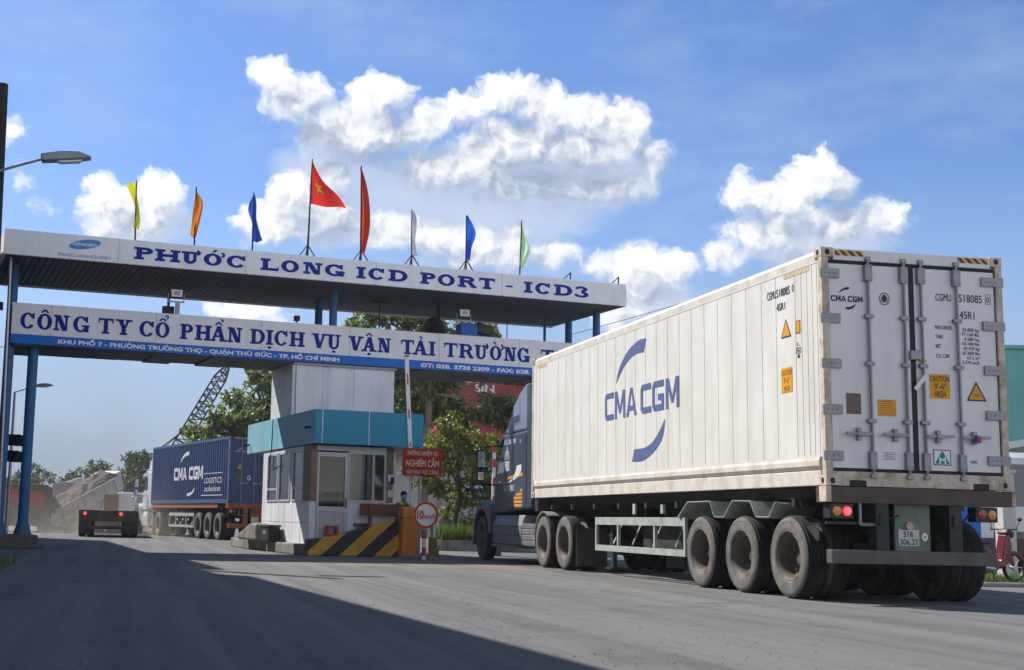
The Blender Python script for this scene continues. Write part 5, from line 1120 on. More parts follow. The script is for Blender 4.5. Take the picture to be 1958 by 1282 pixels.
        MB().tube([(x + sg * .08, y1 + .35, 2.60), (mx, y1 + .67, 2.58), (mx, y1 + .67, 1.74), (x + sg * .08, y1 + .6, 1.72)], .016, 6).build('mirror_arm', 'black_metal', mr)
        MB().ball((mx + sg * .12, y1 + 1.35, 1.66), .10, 10, 0, (1.2, .6, .75)).bar((mx + sg * .12, y1 + 1.35, 1.62), (mx + sg * .2, y1 + 1.45, 1.25), .025).build('hood_mirror', 'chrome', t_, smooth=50)
    if graphics:
        f = Face((.0595, 0, 0), (0, -1, 0), (0, 0, 1))
        text(f, '51C-801.98', -1.72, 2.60, .90, .11, 'graphic_white', sl, bold=.02)
        b = MB(); fring(b, f, -1.5, 2.26, (.19, .21), (.16, .18), 0, 180, .003); fring(b, f, -1.5, 2.26, (.06, .16), (.03, .13), 0, 180, .003)
        for q in range(5): frect(b, f, -1.70 + .02 * (q % 2), -1.30 - .02 * (q % 2), 2.02 + q * .045, 2.045 + q * .045, .003)
        frect(b, f, -1.52, -1.48, 2.48, 2.55, .003); b.build('emblem', 'graphic_white', sl)
        b = MB(); fpoly(b, f, smooth_poly([(-1.78, 1.80, 1), (-1.2, 1.90), (-.7, 1.92), (-.27, 1.945, 1), (-.27, 1.87, 1), (-.9, 1.85), (-1.5, 1.81), (-1.78, 1.74, 1)], 4), .003); b.build('stripe', 'graphic_orange', sl)
        b = MB(); fpoly(b, f, smooth_poly([(-1.78, 1.735, 1), (-1.2, 1.80), (-.85, 1.95), (-.69, 2.11, 1), (-.34, 2.12, 1), (-.42, 1.95), (-.9, 1.80), (-1.78, 1.715, 1)], 4), .005); b.build('stripe', 'graphic_white', sl)
        text(f, 'PACIFIC', -1.75, 1.575, .44, .125, 'graphic_white', sl, swell=.035, d=.006); text(f, 'LINES', -1.25, 1.575, .32, .125, 'graphic_white', sl, swell=.035, d=.006)
        b = MB()
        for q, (a_, e_) in enumerate(((-1.42, -.28), (-1.25, -.28), (-1.05, -.28), (-.8, -.28), (-.5, -.28))): fpoly(b, f, [(a_, 1.22 + q * .08), (e_, 1.22 + q * .08), (e_, 1.275 + q * .08), (a_ + .1, 1.275 + q * .08)], .003)
        b.build('stripe', 'graphic_orange', sl)
        MB().box(.045, .0585, .94, 1.48, 1.17, 1.55).build('locker_door', body, sl, bevel=.006)
        MB().lathe([(.05, 0), (.0001, .01)], Matrix.Translation((.0585, .45, 2.62)) @ Matrix.Rotation(math.radians(-90), 4, 'Y'), 12).build('marker_lamp', 'lamp_amber', sl)
        MB().prism([(.56, 3.04), (1.07, 3.0), (1.06, 3.40), (.72, 3.56), (.58, 3.56)], 'x', .068, .0745).build('roof_window', 'navy_sheen', sl, bevel=.0); MB().prism([(.60, 3.07), (1.03, 3.04), (1.02, 3.18), (.60, 3.21)], 'x', .065, .0675).build('roof_window', 'dark_glass', sl)
    return t_
tractor('dark navy sleeper truck tractor with orange and white stripes', O1 + Vector((0, 12.75, 0)), 0, 'navy_paint', 'navy_sheen', 'skirt_grey', 1.8, 3.84, (-2.70, -1.36), True)

# blue container lorry ------------------------------------------------------
O2 = Vector((3.467, 50.51, 0)); R2 = math.radians(14.05)
def rot2(x, y, z=0.): return O2 + Matrix.Rotation(R2, 3, 'Z') @ Vector((x, y, z))
mat('container_blue', (.045, .085, .20), .5, var=.12, scale=2, dirt=(.09, .09, .10), dirt_amt=.45, dirt_scale=1.3, dirt_stretch=(2, 2, .3))
mat('container_mark', (.62, .62, .62), .5, var=.15, scale=8)
semi_trailer('orange skeletal trailer under the blue container beyond the booth', O2, R2, 'orange_chassis_paint', 'pale_guard_paint', 'orange_chassis_paint', (1.25, 2.52, 3.80), (4.35, 8.0), 11.1, False)
tractor('white day cab truck tractor pulling the blue container', rot2(0, 11.35), R2, 'cab_white', 'cab_white', 'cab_white', .65, 3.42, (-1.55, -.35))
c2 = thing('shipping_container', 'corrugated blue container with white lettering beyond the booth', 'shipping container', rot2(0, 0, 1.257 + .12), R2)
L2, H2 = 11.1, 2.48
def corrug(y0, y1, x, out, z0, z1, p=.28, dp=.036):
    b = MB(); pts = []; y = y0
    while y < y1 - .01:
        for f, o_ in ((0, 0), (.25, 0), (.38, 1), (.62, 1), (.75, 0)):
            if y + f * p <= y1: pts.append((y + f * p, x + out * dp * o_))
        y += p
    pts.append((y1, x)); vs = []
    for (yy, xx) in pts: vs += [(xx, yy, z0), (xx, yy, z1)]
    b.add(vs, [(2 * i, 2 * i + 1, 2 * i + 3, 2 * i + 2) if out > 0 else (2 * i, 2 * i + 2, 2 * i + 3, 2 * i + 1) for i in range(len(pts) - 1)])
    return b
MB().box(.06, 2.378, .1, L2 - .05, .02, H2 - .03).build('body', 'container_blue', c2)
corrug(.1, L2 - .1, .048, -1, .15, H2 - .1).build('side_panel', 'container_blue', c2); corrug(.1, L2 - .1, 2.39, 1, .15, H2 - .1).build('side_panel', 'container_blue', c2)
b = MB()
for x0, x1 in ((0, .06), (2.378, 2.438)): b.box(x0, x1, .17, L2 - .17, 0, .15).box(x0, x1, .17, L2 - .17, H2 - .1, H2)
b.build('rail', 'container_blue', c2)
for x0 in (0, 2.438 - .14):
    for y0 in (0, L2 - .15): MB().box(x0, x0 + .14, y0, y0 + .15, .12, H2 - .12).build('corner_post', 'container_blue', c2)
for x0 in (0, 2.438 - .162):
    for y0 in (0, L2 - .178):
        for z0 in (-.001, H2 - .116): casting(c2, x0 - .002, x0 + .164, y0 - .002, y0 + .18, z0, z0 + .118, 'container_blue')
fB = Face((0, .0295, 0), (1, 0, 0), (0, 0, 1)); fBs = Face((.010, 0, 0), (0, -1, 0), (0, 0, 1))
for x0, x1 in ((.15, 1.21), (1.228, 2.288)):
    b = MB().box(x0, x1, .03, .09, .06, H2 - .1)
    for z in (.5, 1.05, 1.6, 2.1): b.box(x0 + .12, x1 - .12, .018, .0298, z - .18, z)
    dr = b.build('door', 'container_blue', c2)
    for f in (.30, .78):
        x = x0 + (x1 - x0) * f; rod = MB().cyl((x, .0, .05), (x, .0, H2 - .05), .02, n=8).build('locking_rod', 'hardware', dr)
        MB().bar((x, -.02, .75), (x + .3, -.02, .75), .02, .04).box(x - .05, x + .05, -.01, .0175, .7, .8).build('handle', 'hardware', rod)
    if x0 < 1:
        b = MB(); fpoly(b, fB, [(.30, 1.28), (.52, 1.28), (.41, 1.48)], .015); b.build('warning_triangle', 'decal_orange', dr)
        b = MB(); frect(b, fB, .30, .50, .82, 1.06, .015); b.build('data_plate', 'plate_brown', dr); b = MB(); fring(b, fB, .78, .95, (.08, .10), (.035, .05), 0, 360, .015); b.build('round_seal', 'container_mark', dr)
        text(fB, 'CMA CGM', .22, 1.90, .42, .07, 'container_mark', dr, bold=.02, d=.015); b = MB(); fpoly(b, fB, smooth_poly([(.32, 2.0, 1), (.4, 2.05), (.52, 2.06, 1), (.44, 2.03)], 4), .015); b.build('company_mark', 'container_mark', dr)
MB().box(.17, .9, -.0035, -.0, H2 - .10, H2 - .03).build('hazard_tape', 'chevron', c2)
MB().box(.14, 2.3, .0, .1, H2 - .099, H2).box(.14, 2.3, .0, .1, 0, .055).build('header', 'container_blue', c2)
dz = 1.257 + .12
b = MB(); u0, u1 = -7.50, -3.36; wl = (u1 - u0)
cma_letters(b, fBs, [('C', u0, u0 + .58), ('M', u0 + .64, u0 + 1.26), ('A', u0 + 1.3, u0 + 1.9), ('C', u0 + 2.2, u0 + 2.78), ('G', u0 + 2.84, u0 + 3.44), ('M', u0 + 3.5, u0 + 4.14)], 2.33 - dz, 2.85 - dz, .14, .006); b.build('company_mark', 'container_mark', c2)
def swb(P, ys, zs):
    ax = [p[0] for p in P]; az_ = [p[1] for p in P]
    return [((ys[0] + (p[0] - min(ax)) / (max(ax) - min(ax)) * (ys[1] - ys[0])), zs[0] + (p[1] - min(az_)) / (max(az_) - min(az_)) * (zs[1] - zs[0])) + tuple(p[2:]) for p in P]
b = MB(); fpoly(b, fBs, smooth_poly(swb(SW_UP, (-6.6, -5.35), (3.02 - dz, 3.48 - dz))), .006); b.build('company_mark', 'container_mark', c2); b = MB(); fpoly(b, fBs, smooth_poly(swb(SW_DN, (-5.5, -4.4), (1.68 - dz, 2.05 - dz))), .006); b.build('company_mark', 'container_mark', c2)
b = MB(); frect(b, fBs, -3.3, -.82, 2.515 - dz, 2.54 - dz, .006); frect(b, fBs, -3.5, -.8, 1.67 - dz, 1.70 - dz, .006); b.build('rule_line', 'container_mark', c2)
text(fBs, 'LOGISTICS', -3.1, 2.15 - dz, 2.2, .22, 'container_mark', c2, bold=.01, d=.006); text(fBs, 'solution', -3.05, 1.84 - dz, 2.0, .22, 'container_mark', c2, bold=.01, d=.006)

# ------------------------------------------------------------------ trees
leaf_mat('leaf_almond', (.05, .085, .03), (.20, .24, .10), .44)
leaf_mat('leaf_bright', (.055, .085, .015), (.21, .215, .04), .40)
leaf_mat('leaf_dark', (.022, .055, .018), (.06, .11, .03), .3)
leaf_mat('leaf_far', (.04, .065, .035), (.085, .115, .06), .25)
mat('bark', (.26, .20, .165), .9, var=.35, scale=5, stretch=(3, 3, .5), bump=.4)
mat('bark_dark', (.075, .06, .048), .9, var=.35, scale=5, stretch=(3, 3, .5), bump=.4)
def leaf(b, p, sz, rnd, up=.35):
    n = Vector((rnd.gauss(0, 1), rnd.gauss(0, 1), rnd.gauss(0, .8) + up * 2)).normalized()
    a = n.orthogonal().normalized(); a.rotate(Matrix.Rotation(rnd.uniform(0, 6.28), 3, n)); c = n.cross(a)
    l, w_ = sz * rnd.uniform(.75, 1.25), sz * rnd.uniform(.38, .55)
    p = Vector(p); d = n * (-.12 * l)
    b.add([p, p + a * l * .5 + c * w_ * .5 + d * .2, p + a * l + d, p + a * l * .5 - c * w_ * .5 + d * .2], [(0, 1, 2, 3)])
def tree(name, label, loc, clumps, trunk, leafm, barkm, n, sz, seed, group=None, r0=.16, cat='tree', flat=.75, gap=.0):
    """clumps: (x, y, z, radius) of leaf masses, relative to loc; trunk: list of points; limbs run to the clumps"""
    rnd = random.Random(seed); t_ = thing(name, label, cat, loc, 0, group)
    b = MB(); k = len(trunk)
    for i in range(k - 1): b.cyl(trunk[i], trunk[i + 1], r0 * (1 - .55 * i / k), r0 * (1 - .55 * (i + 1) / k), 9)
    top = Vector(trunk[-1]); mid = Vector(trunk[max(0, k - 2)])
    for (x, y, z, r) in clumps:
        s_ = mid.lerp(top, rnd.random()); q = Vector((x, y, z)); m_ = s_.lerp(q, .5) + Vector((rnd.uniform(-.2, .2), rnd.uniform(-.2, .2), rnd.uniform(-.3, .1)))
        b.cyl(s_, m_, r0 * .36, r0 * .24, 6).cyl(m_, q, r0 * .24, r0 * .07, 6)
        for _ in range(4):
            e = q + Vector((rnd.gauss(0, 1), rnd.gauss(0, 1), rnd.gauss(0, .6))).normalized() * r * .8; b.cyl(m_.lerp(q, .8), e, r0 * .08, r0 * .02, 4)
    b.build('trunk', barkm, t_, smooth=50)
    b = MB(); tot = sum(c[3] ** 2 for c in clumps)
    for (x, y, z, r) in clumps:
        m_ = int(n * r * r / tot); sub = max(3, int(m_ / 22))
        for _ in range(sub):
            d = Vector((rnd.gauss(0, 1), rnd.gauss(0, 1), rnd.gauss(0, 1))).normalized() * (rnd.random() ** .4) * r; d.z *= flat
            c = Vector((x, y, z)) + d; rr = r * rnd.uniform(.14, .26)
            for _ in range(m_ // sub):
                e = Vector((rnd.gauss(0, 1), rnd.gauss(0, 1), rnd.gauss(0, .55))) * rr * .75
                leaf(b, c + e, sz, rnd)
    b.build('crown', leafm, t_)
    return t_
def blob_clumps(rnd, boxes):
    out = []
    for (x0, x1, y0, y1, z0, z1, n, r0, r1) in boxes:
        for _ in range(n): out.append((rnd.uniform(x0, x1), rnd.uniform(y0, y1), rnd.uniform(z0, z1), rnd.uniform(r0, r1)))
    return out
R_ = random.Random(3)
# left almond tree between crane and pylon (about y = 62)
cl = [(-.2, 0, 7.3, .8), (.8, .4, 7.0, .9), (.5, -.6, 6.2, 1.0), (-.9, .3, 5.9, .9), (-1.9, 0, 5.2, .85), (-2.6, .2, 4.6, .7), (-1.2, -.6, 4.9, 1.0), (.2, -.8, 5.1, 1.1), (1.2, 0, 5.8, 1.1), (1.6, .3, 4.6, 1.2), (-2.3, -.3, 4.0, .8), (-.8, .5, 3.9, 1.1), (.6, .6, 4.0, 1.2), (2.2, .4, 6.4, 1.0)]
tree('almond_tree', 'broad leaved green tree rising between crane and white pylon', (5.5, 61, 0), cl, [(0, 0, 0), (.1, 0, 1.6), (0, 0, 3.2), (.2, 0, 4.6)], 'leaf_almond', 'bark', 9500, .30, 11, r0=.2)
# big tree whose crown shows above and below the company sign
cl = [(-2.4, 0, 8.0, .6), (-1.6, .2, 8.25, .6), (-.7, -.2, 8.2, .7), (.3, .2, 8.0, .7), (1.3, 0, 7.9, .7), (2.3, .3, 7.7, .6), (-2.2, 0, 7.0, .9), (-.6, 0, 7.0, 1.1), (1.0, 0, 7.0, 1.1), (2.6, 0, 6.6, 1.0), (-.9, -.5, 5.9, .9), (.5, .8, 5.7, 1.2), (2.9, -.2, 5.15, .6), (3.4, -.4, 4.9, .5), (2.6, -.6, 4.9, .9), (1.4, .9, 4.7, .9), (-.2, .9, 4.8, .9), (-1.6, .6, 6.1, .8)]
tree('almond_tree', 'tall tree whose crown shows above and below the company sign', (10.2, 47.5, 0), cl, [(0, 0, 0), (.05, 0, 2.5), (.15, 0, 5.0), (.1, 0, 7.2)], 'leaf_almond', 'bark', 11000, .28, 12, r0=.17)
cl = [(-.6, 0, 3.2, .7), (.2, .3, 3.6, .7), (1.0, 0, 3.3, .7), (-.9, .2, 2.5, .7), (.1, -.4, 2.7, .7), (1.2, .2, 2.5, .7), (-.4, .2, 1.9, .6), (.7, 0, 1.9, .65), (1.5, .2, 1.8, .5), (.3, .6, 1.4, .5), (1.6, 0, 3.2, .5), (-.2, -.2, 4.0, .5)]
tree('frangipani_tree', 'low bright yellow green tree left of the navy tractor', (10.2, 42.8, 0), cl, [(0, 0, 0), (.05, 0, .9), (.25, 0, 1.7), (.1, 0, 2.4)], 'leaf_bright', 'bark_dark', 6500, .17, 13, r0=.09)
cl = [(-.3, 0, 2.2, .5), (.3, 0, 2.6, .5), (.1, .3, 1.7, .5), (.5, .1, 1.3, .4), (-.4, .2, 1.4, .4)]
tree('small_tree', 'small yellow green tree directly behind the navy tractor mirror', (11.5, 41.5, 0), cl, [(0, 0, 0), (.0, 0, .9), (.1, 0, 1.6)], 'leaf_bright', 'bark_dark', 2400, .16, 14, r0=.06)
cl = [(0, 0, 5.2, 1.0), (-.9, .2, 4.2, .9), (.2, 0, 3.8, 1.1), (1.2, 0, 3.0, .8), (.5, .4, 5.6, .9), (-.4, .3, 5.9, .8), (1.1, .3, 4.4, .6), (-.6, 0, 3.0, .8), (.8, 0, 2.9, .8), (-1.4, 0, 5.0, .7), (-1.2, .2, 3.4, .7)]
tree('shade_tree', 'dark green tree filling the gap behind booth and boom arm', (10.4, 53, 0), cl, [(0, 0, 0), (.0, 0, 1.6), (.1, 0, 3.2)], 'leaf_dark', 'bark_dark', 6000, .26, 15, r0=.12)
cl = [(0, 0, 3.6, .9), (1.2, .3, 3.5, .9), (-.9, .2, 3.4, .9), (.2, 0, 2.8, 1.0), (2.0, 0, 2.9, .9), (2.6, 0, 2.6, .8), (1.2, 0, 2.3, .9)]
tree('shade_tree', 'dark tree in front of the red container stack', (14.6, 55, 0), cl, [(0, 0, 0), (.0, 0, 1.6), (.1, 0, 3.2)], 'leaf_dark', 'bark_dark', 5000, .26, 16, r0=.12)
# far trees, left
far = [(-4.4, 98, 3.3, 1.5), (-2.6, 101, 4.3, 1.9), (-.3, 99, 4.9, 1.8), (1.3, 104, 4.6, 1.8), (-9.4, 112, 3.4, 1.9), (-7.6, 108, 4.0, 1.7), (-5.6, 106, 3.0, 1.5), (3.2, 103, 4.4, 1.8), (-12.5, 112, 4.2, 1.8)]
labs = ['low dark far tree left of the tipper lorry', 'rounded far tree above the raised tipper body', 'tall far tree with ragged top left of the blue container', 'far tree touching the white tractor of the blue container', 'far tree seen left of the blue gate columns', 'pale far tree between the blue gate columns', 'lowest far tree right of the red lorry', 'far tree hidden behind the blue container lorry', 'leftmost far tree at the picture edge behind the columns']
for i, (x, y, hgt, r) in enumerate(far):
    hgt *= 1.22; rr = random.Random(40 + i)
    cl = [(rr.gauss(0, .55) * r, rr.gauss(0, .5) * r, hgt * rr.uniform(.42, .88), r * rr.uniform(.35, .55)) for _ in range(11)]
    tree('distant_tree', labs[i], (x, y, 0), cl, [(0, 0, 0), (.1, 0, hgt * .3), (0, 0, hgt * .55)], 'leaf_far', 'bark_dark', 2600, .26, 60 + i, 'far trees beyond the yard', r0=.12)
# hedge line behind, right of gate
for i, (x, y, hgt, r, lb) in enumerate([(19, 58, 3.6, 1.6, 'dark bush at the foot of the red container stack'), (15.5, 50, 2.4, 1.2, 'low bush in front of the white wall near the tractor')]):
    rr = random.Random(90 + i); cl = [(rr.gauss(0, .7) * r, rr.gauss(0, .3), hgt * rr.uniform(.3, .85), r * rr.uniform(.4, .6)) for _ in range(9)]
    tree('bush', lb, (x, y, 0), cl, [(0, 0, 0), (0, 0, hgt * .4)], 'leaf_dark', 'bark_dark', 2600, .2, 95 + i, cat='bush')

# planter, pots and clutter behind the boom
pl = tag(MB().box(9.1, 13.6, 40.6, 41.2, 0, .32).box(9.1, 9.4, 41.21, 45, 0, .32).build('planter_wall', 'curb_conc', None, bevel=.02), 'low brown brick planter wall under the small trees', 'planter wall')
pm = MB(); 
for k in range(16):
    x = 9.5 + k * .26; pm.box(x, x + .012, 40.595, 40.599, .02, .3)
pm.build('brick_joint', 'concrete_dark', pl)
mat('soil', (.09, .065, .045), .95, var=.4, scale=4)
struct(MB().box(9.41, 13.6, 41.21, 46, 0, .25).build('planting_soil', 'soil'), 'stuff')
mat('grass_green', (.07, .13, .025), .8, var=.4)
leaf_mat('grass_blade', (.05, .10, .015), (.14, .19, .04), .3)
def grass(name, x0, x1, y0, y1, z, n, hh, seed):
    rr = random.Random(seed); b = MB()
    for _ in range(n):
        x, y = rr.uniform(x0, x1), rr.uniform(y0, y1); a = rr.uniform(0, 6.28); h_ = hh * rr.uniform(.5, 1.3); l = Vector((math.cos(a), math.sin(a), 0)) * h_ * .35; p = Vector((x, y, z)); s_ = Vector((-l.y, l.x, 0)) * .16
        b.add([p - s_, p + s_, p + l + Vector((0, 0, h_))], [(0, 1, 2)])
    return struct(b.build(name, 'grass_blade'), 'stuff')
grass('bedding_plants', 9.3, 10.6, 40.65, 41.4, .3, 900, .45, 5)
for i, (x, y, r, h_, lb) in enumerate([(10.25, 44.0, .3, .9, 'tall grey concrete plant pot behind the boom'), (10.75, 43.4, .24, .7, 'shorter grey plant pot beside the tall one'), (11.6, 43.6, .26, .75, 'grey plant pot nearest the navy tractor')]):
    t_ = thing('plant_pot', lb, 'plant pot', (x, y, 0)); MB().lathe([(.001, 0), (r * .75, 0), (r, h_), (r * 1.08, h_), (r * 1.08, h_ + .06), (r * .9, h_ + .06), (r * .85, h_ - .05), (.001, h_ - .05)], n=18).build('pot', 'concrete', t_, smooth=40)
    b = MB(); rr = random.Random(i)
    for _ in range(160): leaf(b, (rr.gauss(0, .16), rr.gauss(0, .16), h_ + .05 + abs(rr.gauss(0, .22))), .16, rr)
    b.build('foliage', 'leaf_bright', t_)
t_ = thing('air_conditioner', 'white outdoor air conditioner unit by the white wall', 'air conditioner', (10.45, 48.6, .9))
MB().box(-.4, .4, -.15, .15, 0, .55).build('case', 'panel_white', t_, bevel=.02); MB().lathe([(.23, 0), (.22, .012), (.02, .015), (.001, .015)], Matrix.Translation((-.1, -.151, .28)) @ Matrix.Rotation(math.radians(90), 4, 'X'), 20).build('fan_grille', 'dark_metal', t_)
MB().box(-.35, -.3, -.12, .12, -.9, 0).box(.3, .35, -.12, .12, -.9, 0).build('stand', 'dark_metal', t_)
# low white office behind
mat('wall_offwhite', (.52, .53, .52), .8, var=.1, scale=.8, dirt=(.25, .25, .24), dirt_amt=.5)
t_ = thing('office_building', 'low off white office behind the small trees', 'building', (9.5, 50.2, 0), 0)
MB().box(0, 14, 0, 5, 0, 3.3).build('wall', 'wall_offwhite', t_); MB().box(-.5, 14.5, -.7, 5.4, 3.301, 3.5).build('roof', 'roof_metal', t_)
for k in range(4):
    f_ = MB().box(1.2 + k * 3, 2.6 + k * 3, -.03, -.001, 1.0, 2.3).build('window', 'frame_alu', t_); MB().box(1.27 + k * 3, 2.53 + k * 3, -.035, -.031, 1.07, 2.23).build('pane', 'dark_glass', f_)
MB().box(11, 11.9, -.03, -.001, 0, 2.1).build('door', 'frame_brown', t_)
# red containers
mat('container_red', (.36, .03, .035), .55, var=.15, scale=1.5, dirt=(.16, .03, .03), dirt_amt=.5)
def plain_container(loc, rz, label, m, L_=12.19):
    t_ = thing('shipping_container', label, 'shipping container', loc, rz, 'stacked red containers')
    MB().box(0.05, L_ - .05, .06, 2.38, .02, 2.57).build('body', m, t_)
    b = MB(); p = .28; pts = []; y = .15
    while y < L_ - .2:
        pts += [(y, .055), (y + .08, .055), (y + .11, .02), (y + .19, .02), (y + .22, .055)]; y += p
    vs = []
    for (yy, xx) in pts: vs += [(yy, xx, .14), (yy, xx, 2.47)]
    b.add(vs, [(2 * i, 2 * i + 2, 2 * i + 3, 2 * i + 1) for i in range(len(pts) - 1)]); b.build('side_panel', m, t_)
    b = MB().box(.15, L_ - .15, 0, .06, 0, .14).box(.15, L_ - .15, 0, .06, 2.47, 2.59); b.build('rail', m, t_)
    for x in (0, L_ - .15): MB().box(x, x + .15, -.004, 2.43, 0, 2.594).build('corner_post', m, t_)
    return t_
for k in range(3):
    c_ = plain_container((14.6, 64.5 + .0 * k, .0 + 2.6 * k), math.radians(7), ('red container at the bottom of the stack behind the trees', 'red container in the middle of the stack behind the trees', 'topmost red container with white letters under the company sign')[k], 'container_red')
    if k == 2:
        fC = Face((0, -.006, 0), (1, 0, 0), (0, 0, 1)); text(fC, 'SIN', 1.85, 2.12, 1.0, .4, 'container_mark', c_, bold=.05)
    else: text(Face((0, -.006, 0), (1, 0, 0), (0, 0, 1)), 'SIN', 7.5, 1.6, 1.4, .5, 'container_mark', c_, bold=.05)
# second boom arm by the tractor
t_ = gth('boom_barrier', 'second boom barrier, its raised arm seen through the tractor mirror bracket', 'boom barrier', 12.1, -.4)
MB().bar((.08, 0, 1.2), (.10, 0, 2.95), .09, .04, up=(0, 1, 0)).build('arm', 'boom_white', t_)
for z in (1.35, 1.85, 2.35, 2.75): MB().box(.045, .135, -.045, -.021, z, z + .22).build('red_mark', 'boom_red', t_)
MB().box(-.1, .28, -.15, .2, 0, 1.19).build('housing', 'concrete_dark', t_, bevel=.03)

# ------------------------------------------------------------------ crane
mat('crane_dark', (.012, .012, .014), .6, var=.2)
t_ = thing('crawler_crane', 'dark lattice boom crane leaning right behind the blue container', 'crane', (-.9, 112, 0))
def lattice(b, p, q, w0, w1, n, r=.05):
    p, q = Vector(p), Vector(q); d = (q - p).normalized(); x = Vector((0, 1, 0)); z = x.cross(d).normalized()
    def c(i): 
        f = i / n; w_ = (w0 + (w1 - w0) * f) / 2
        if f < .08: w_ *= .5 + f / .16
        if f > .92: w_ *= .35 + (1 - f) / .08 * .65
        o = p.lerp(q, f); return [o + x * w_ + z * w_, o - x * w_ + z * w_, o - x * w_ - z * w_, o + x * w_ - z * w_]
    for i in range(n):
        a, e = c(i), c(i + 1)
        for k in range(4):
            b.bar(a[k], e[k], r * 1.5); b.bar(a[k], a[(k + 1) % 4], r * .9)
            b.bar(a[k], e[(k + 1) % 4] if i % 2 == 0 else e[k], r * .9) if i % 2 == 0 else b.bar(a[(k + 1) % 4], e[k], r * .9)
b = MB(); lattice(b, (1.7, 0, 1.6), (8.05, 0, 13.3), 1.1, 1.0, 22, .085); b.build('boom', 'crane_dark', t_, loc=None)
b = MB()
for o in (-.35, .35): b.tube([(-1.0, o, 3.2), (4.75, o, 7.9), (8.0, o, 13.2)], .05, 5); b.tube([(-.6, o * 1.6, 3.1), (4.6, o, 7.7)], .02, 4)
b.tube([(4.9, 0, 7.8), (7.9, 0, 13.1)], .025, 4); b.build('pendant_line', 'crane_dark', t_)
MB().box(4.35, 4.95, -.4, .4, 7.6, 8.05).build('bridle_block', 'crane_dark', t_, bevel=.08)
MB().box(-2.2, 2.2, -1.5, 1.5, 1.2, 3.0).box(1.0, 2.4, .6, 1.6, 1.3, 3.3).build('engine_house', 'crane_dark', t_, bevel=.1)
for y in (-1.9, 1.3): MB().prism([(-2.5, .15), (-2.2, 0), (2.2, 0), (2.5, .15), (2.5, .85), (2.2, 1.0), (-2.2, 1.0), (-2.5, .85)], 'y', y, y + .7).build('track', 'dark_metal', t_)

# ------------------------------------------------------------------ far lorries, left
mat('lorry_red', (.40, .035, .03), .5, var=.2, dirt=(.2, .15, .12), dirt_amt=.5); mat('lorry_dark', (.06, .056, .053), .8, var=.3, dirt=(.17, .145, .12), dirt_amt=.75); mat('tipper_white', (.40, .40, .39), .6, var=.15, scale=2, dirt=(.3, .27, .22), dirt_amt=.6); mat('load_dark', (.12, .105, .095), .95, var=.5, scale=4, bump=.6); mat('wood_box', (.45, .32, .18), .7, var=.2, scale=5, stretch=(1, 1, 6)); mat('tarp_grey', (.28, .29, .30), .75, var=.15)
mat('tail_lit', (1., .04, .04), .3, emit=2.)
t_ = thing('lorry', 'red lorry with dark high back seen behind the blue gate columns', 'lorry', (-6.0, 61.5, 0), math.radians(5))
MB().box(0, 2.5, 3.2, 5.4, .9, 2.05).box(.1, 2.4, 3.1, 3.19, 1.3, 1.62).build('cab', 'lorry_red', t_, bevel=.1)
MB().prism([(3.2, 2.06), (5.0, 2.06), (4.6, 2.12), (3.5, 2.16), (3.2, 2.15)], 'x', .1, 2.4).build('roof_fairing', 'lorry_dark', t_, bevel=.05)
MB().box(.1, 2.4, 3.05, 3.09, 1.64, 2.0).build('rear_window', 'dark_glass', t_)
MB().box(.75, 1.75, -.4, 5.2, .62, .95).box(.0, 2.5, .2, 2.8, .97, 1.12).build('chassis', 'lorry_dark', t_)
MB().box(.15, 2.35, .11, .14, .25, 1.1).build('rear_guard', 'lorry_dark', t_); MB().box(.1, 2.4, -.1, .1, 1.12, 2.0).box(.02, .1, .1, 3, 1.12, 1.95).box(2.4, 2.48, .1, 3, 1.12, 1.95).build('headboard', 'lorry_dark', t_)
MB().box(.45, 1.1, -.12, -.101, 1.3, 1.85).build('tail_panel', 'lorry_red', t_); MB().box(1.5, 2.1, -.12, -.101, 1.25, 1.8).build('tail_panel', 'lorry_red', t_)
for y in (.4, 1.7, 4.6):
    for x, sd_ in ((.15, -1), (2.35, 1)): wheel(t_, x, y, sd_)
for x, sd_ in ((.46, -1), (2.04, 1)): wheel(t_, x, .4, sd_)
t_ = thing('flatbed_lorry', 'dark empty flatbed trailer with two red tail lamps lit', 'lorry', (-1.98, 52.4, 0), math.radians(1))
MB().box(-.02, 2.2, 0, 7.2, .86, 1.0).build('deck', 'lorry_dark', t_)
MB().box(0, 2.2, -.06, -.001, .60, .98).box(.3, .45, .001, .2, .3, .86).box(1.7, 1.85, .001, .2, .3, .86).box(.2, 1.9, -.02, .08, .3, .42).build('rear_beam', 'lorry_dark', t_)
MB().box(.55, .7, .1, 7.0, .6, .859).box(1.5, 1.65, .1, 7.0, .6, .859).build('chassis_beam', 'lorry_dark', t_)
for x in (.22, 1.55): MB().lathe([(.06, 0), (.05, .02), (.001, .03)], Matrix.Translation((x, -.061, .88)) @ Matrix.Rotation(math.radians(90), 4, 'X'), 12).build('tail_lamp', 'tail_lit', t_)
for y in (.7, 1.9, 3.1):
    for x, sd_ in ((.13, -1), (.44, -1), (2.07, 1), (1.76, 1)): wheel(t_, x, y, sd_)
for x in (.0, 1.7): MB().box(x, x + .5, .12, .135, .12, .7).build('mud_flap', 'rubber_flap', t_)
t_ = thing('wooden_crate', 'pale wooden crate standing on the flatbed trailer', 'crate', (-1.15, 56.2, 1.005), math.radians(1))
MB().box(0, .55, 0, .6, .02, .62).build('case', 'wood_box', t_); b = MB()
for x in (0, .49): b.box(x - .01, x + .07, -.02, -.001, 0, .64)
b.box(.061, .479, -.02, -.001, .55, .63).box(.061, .479, -.02, -.001, .02, .1).box(-.02, .57, -.01, .62, .641, .66); b.build('batten', 'wood_box', t_)
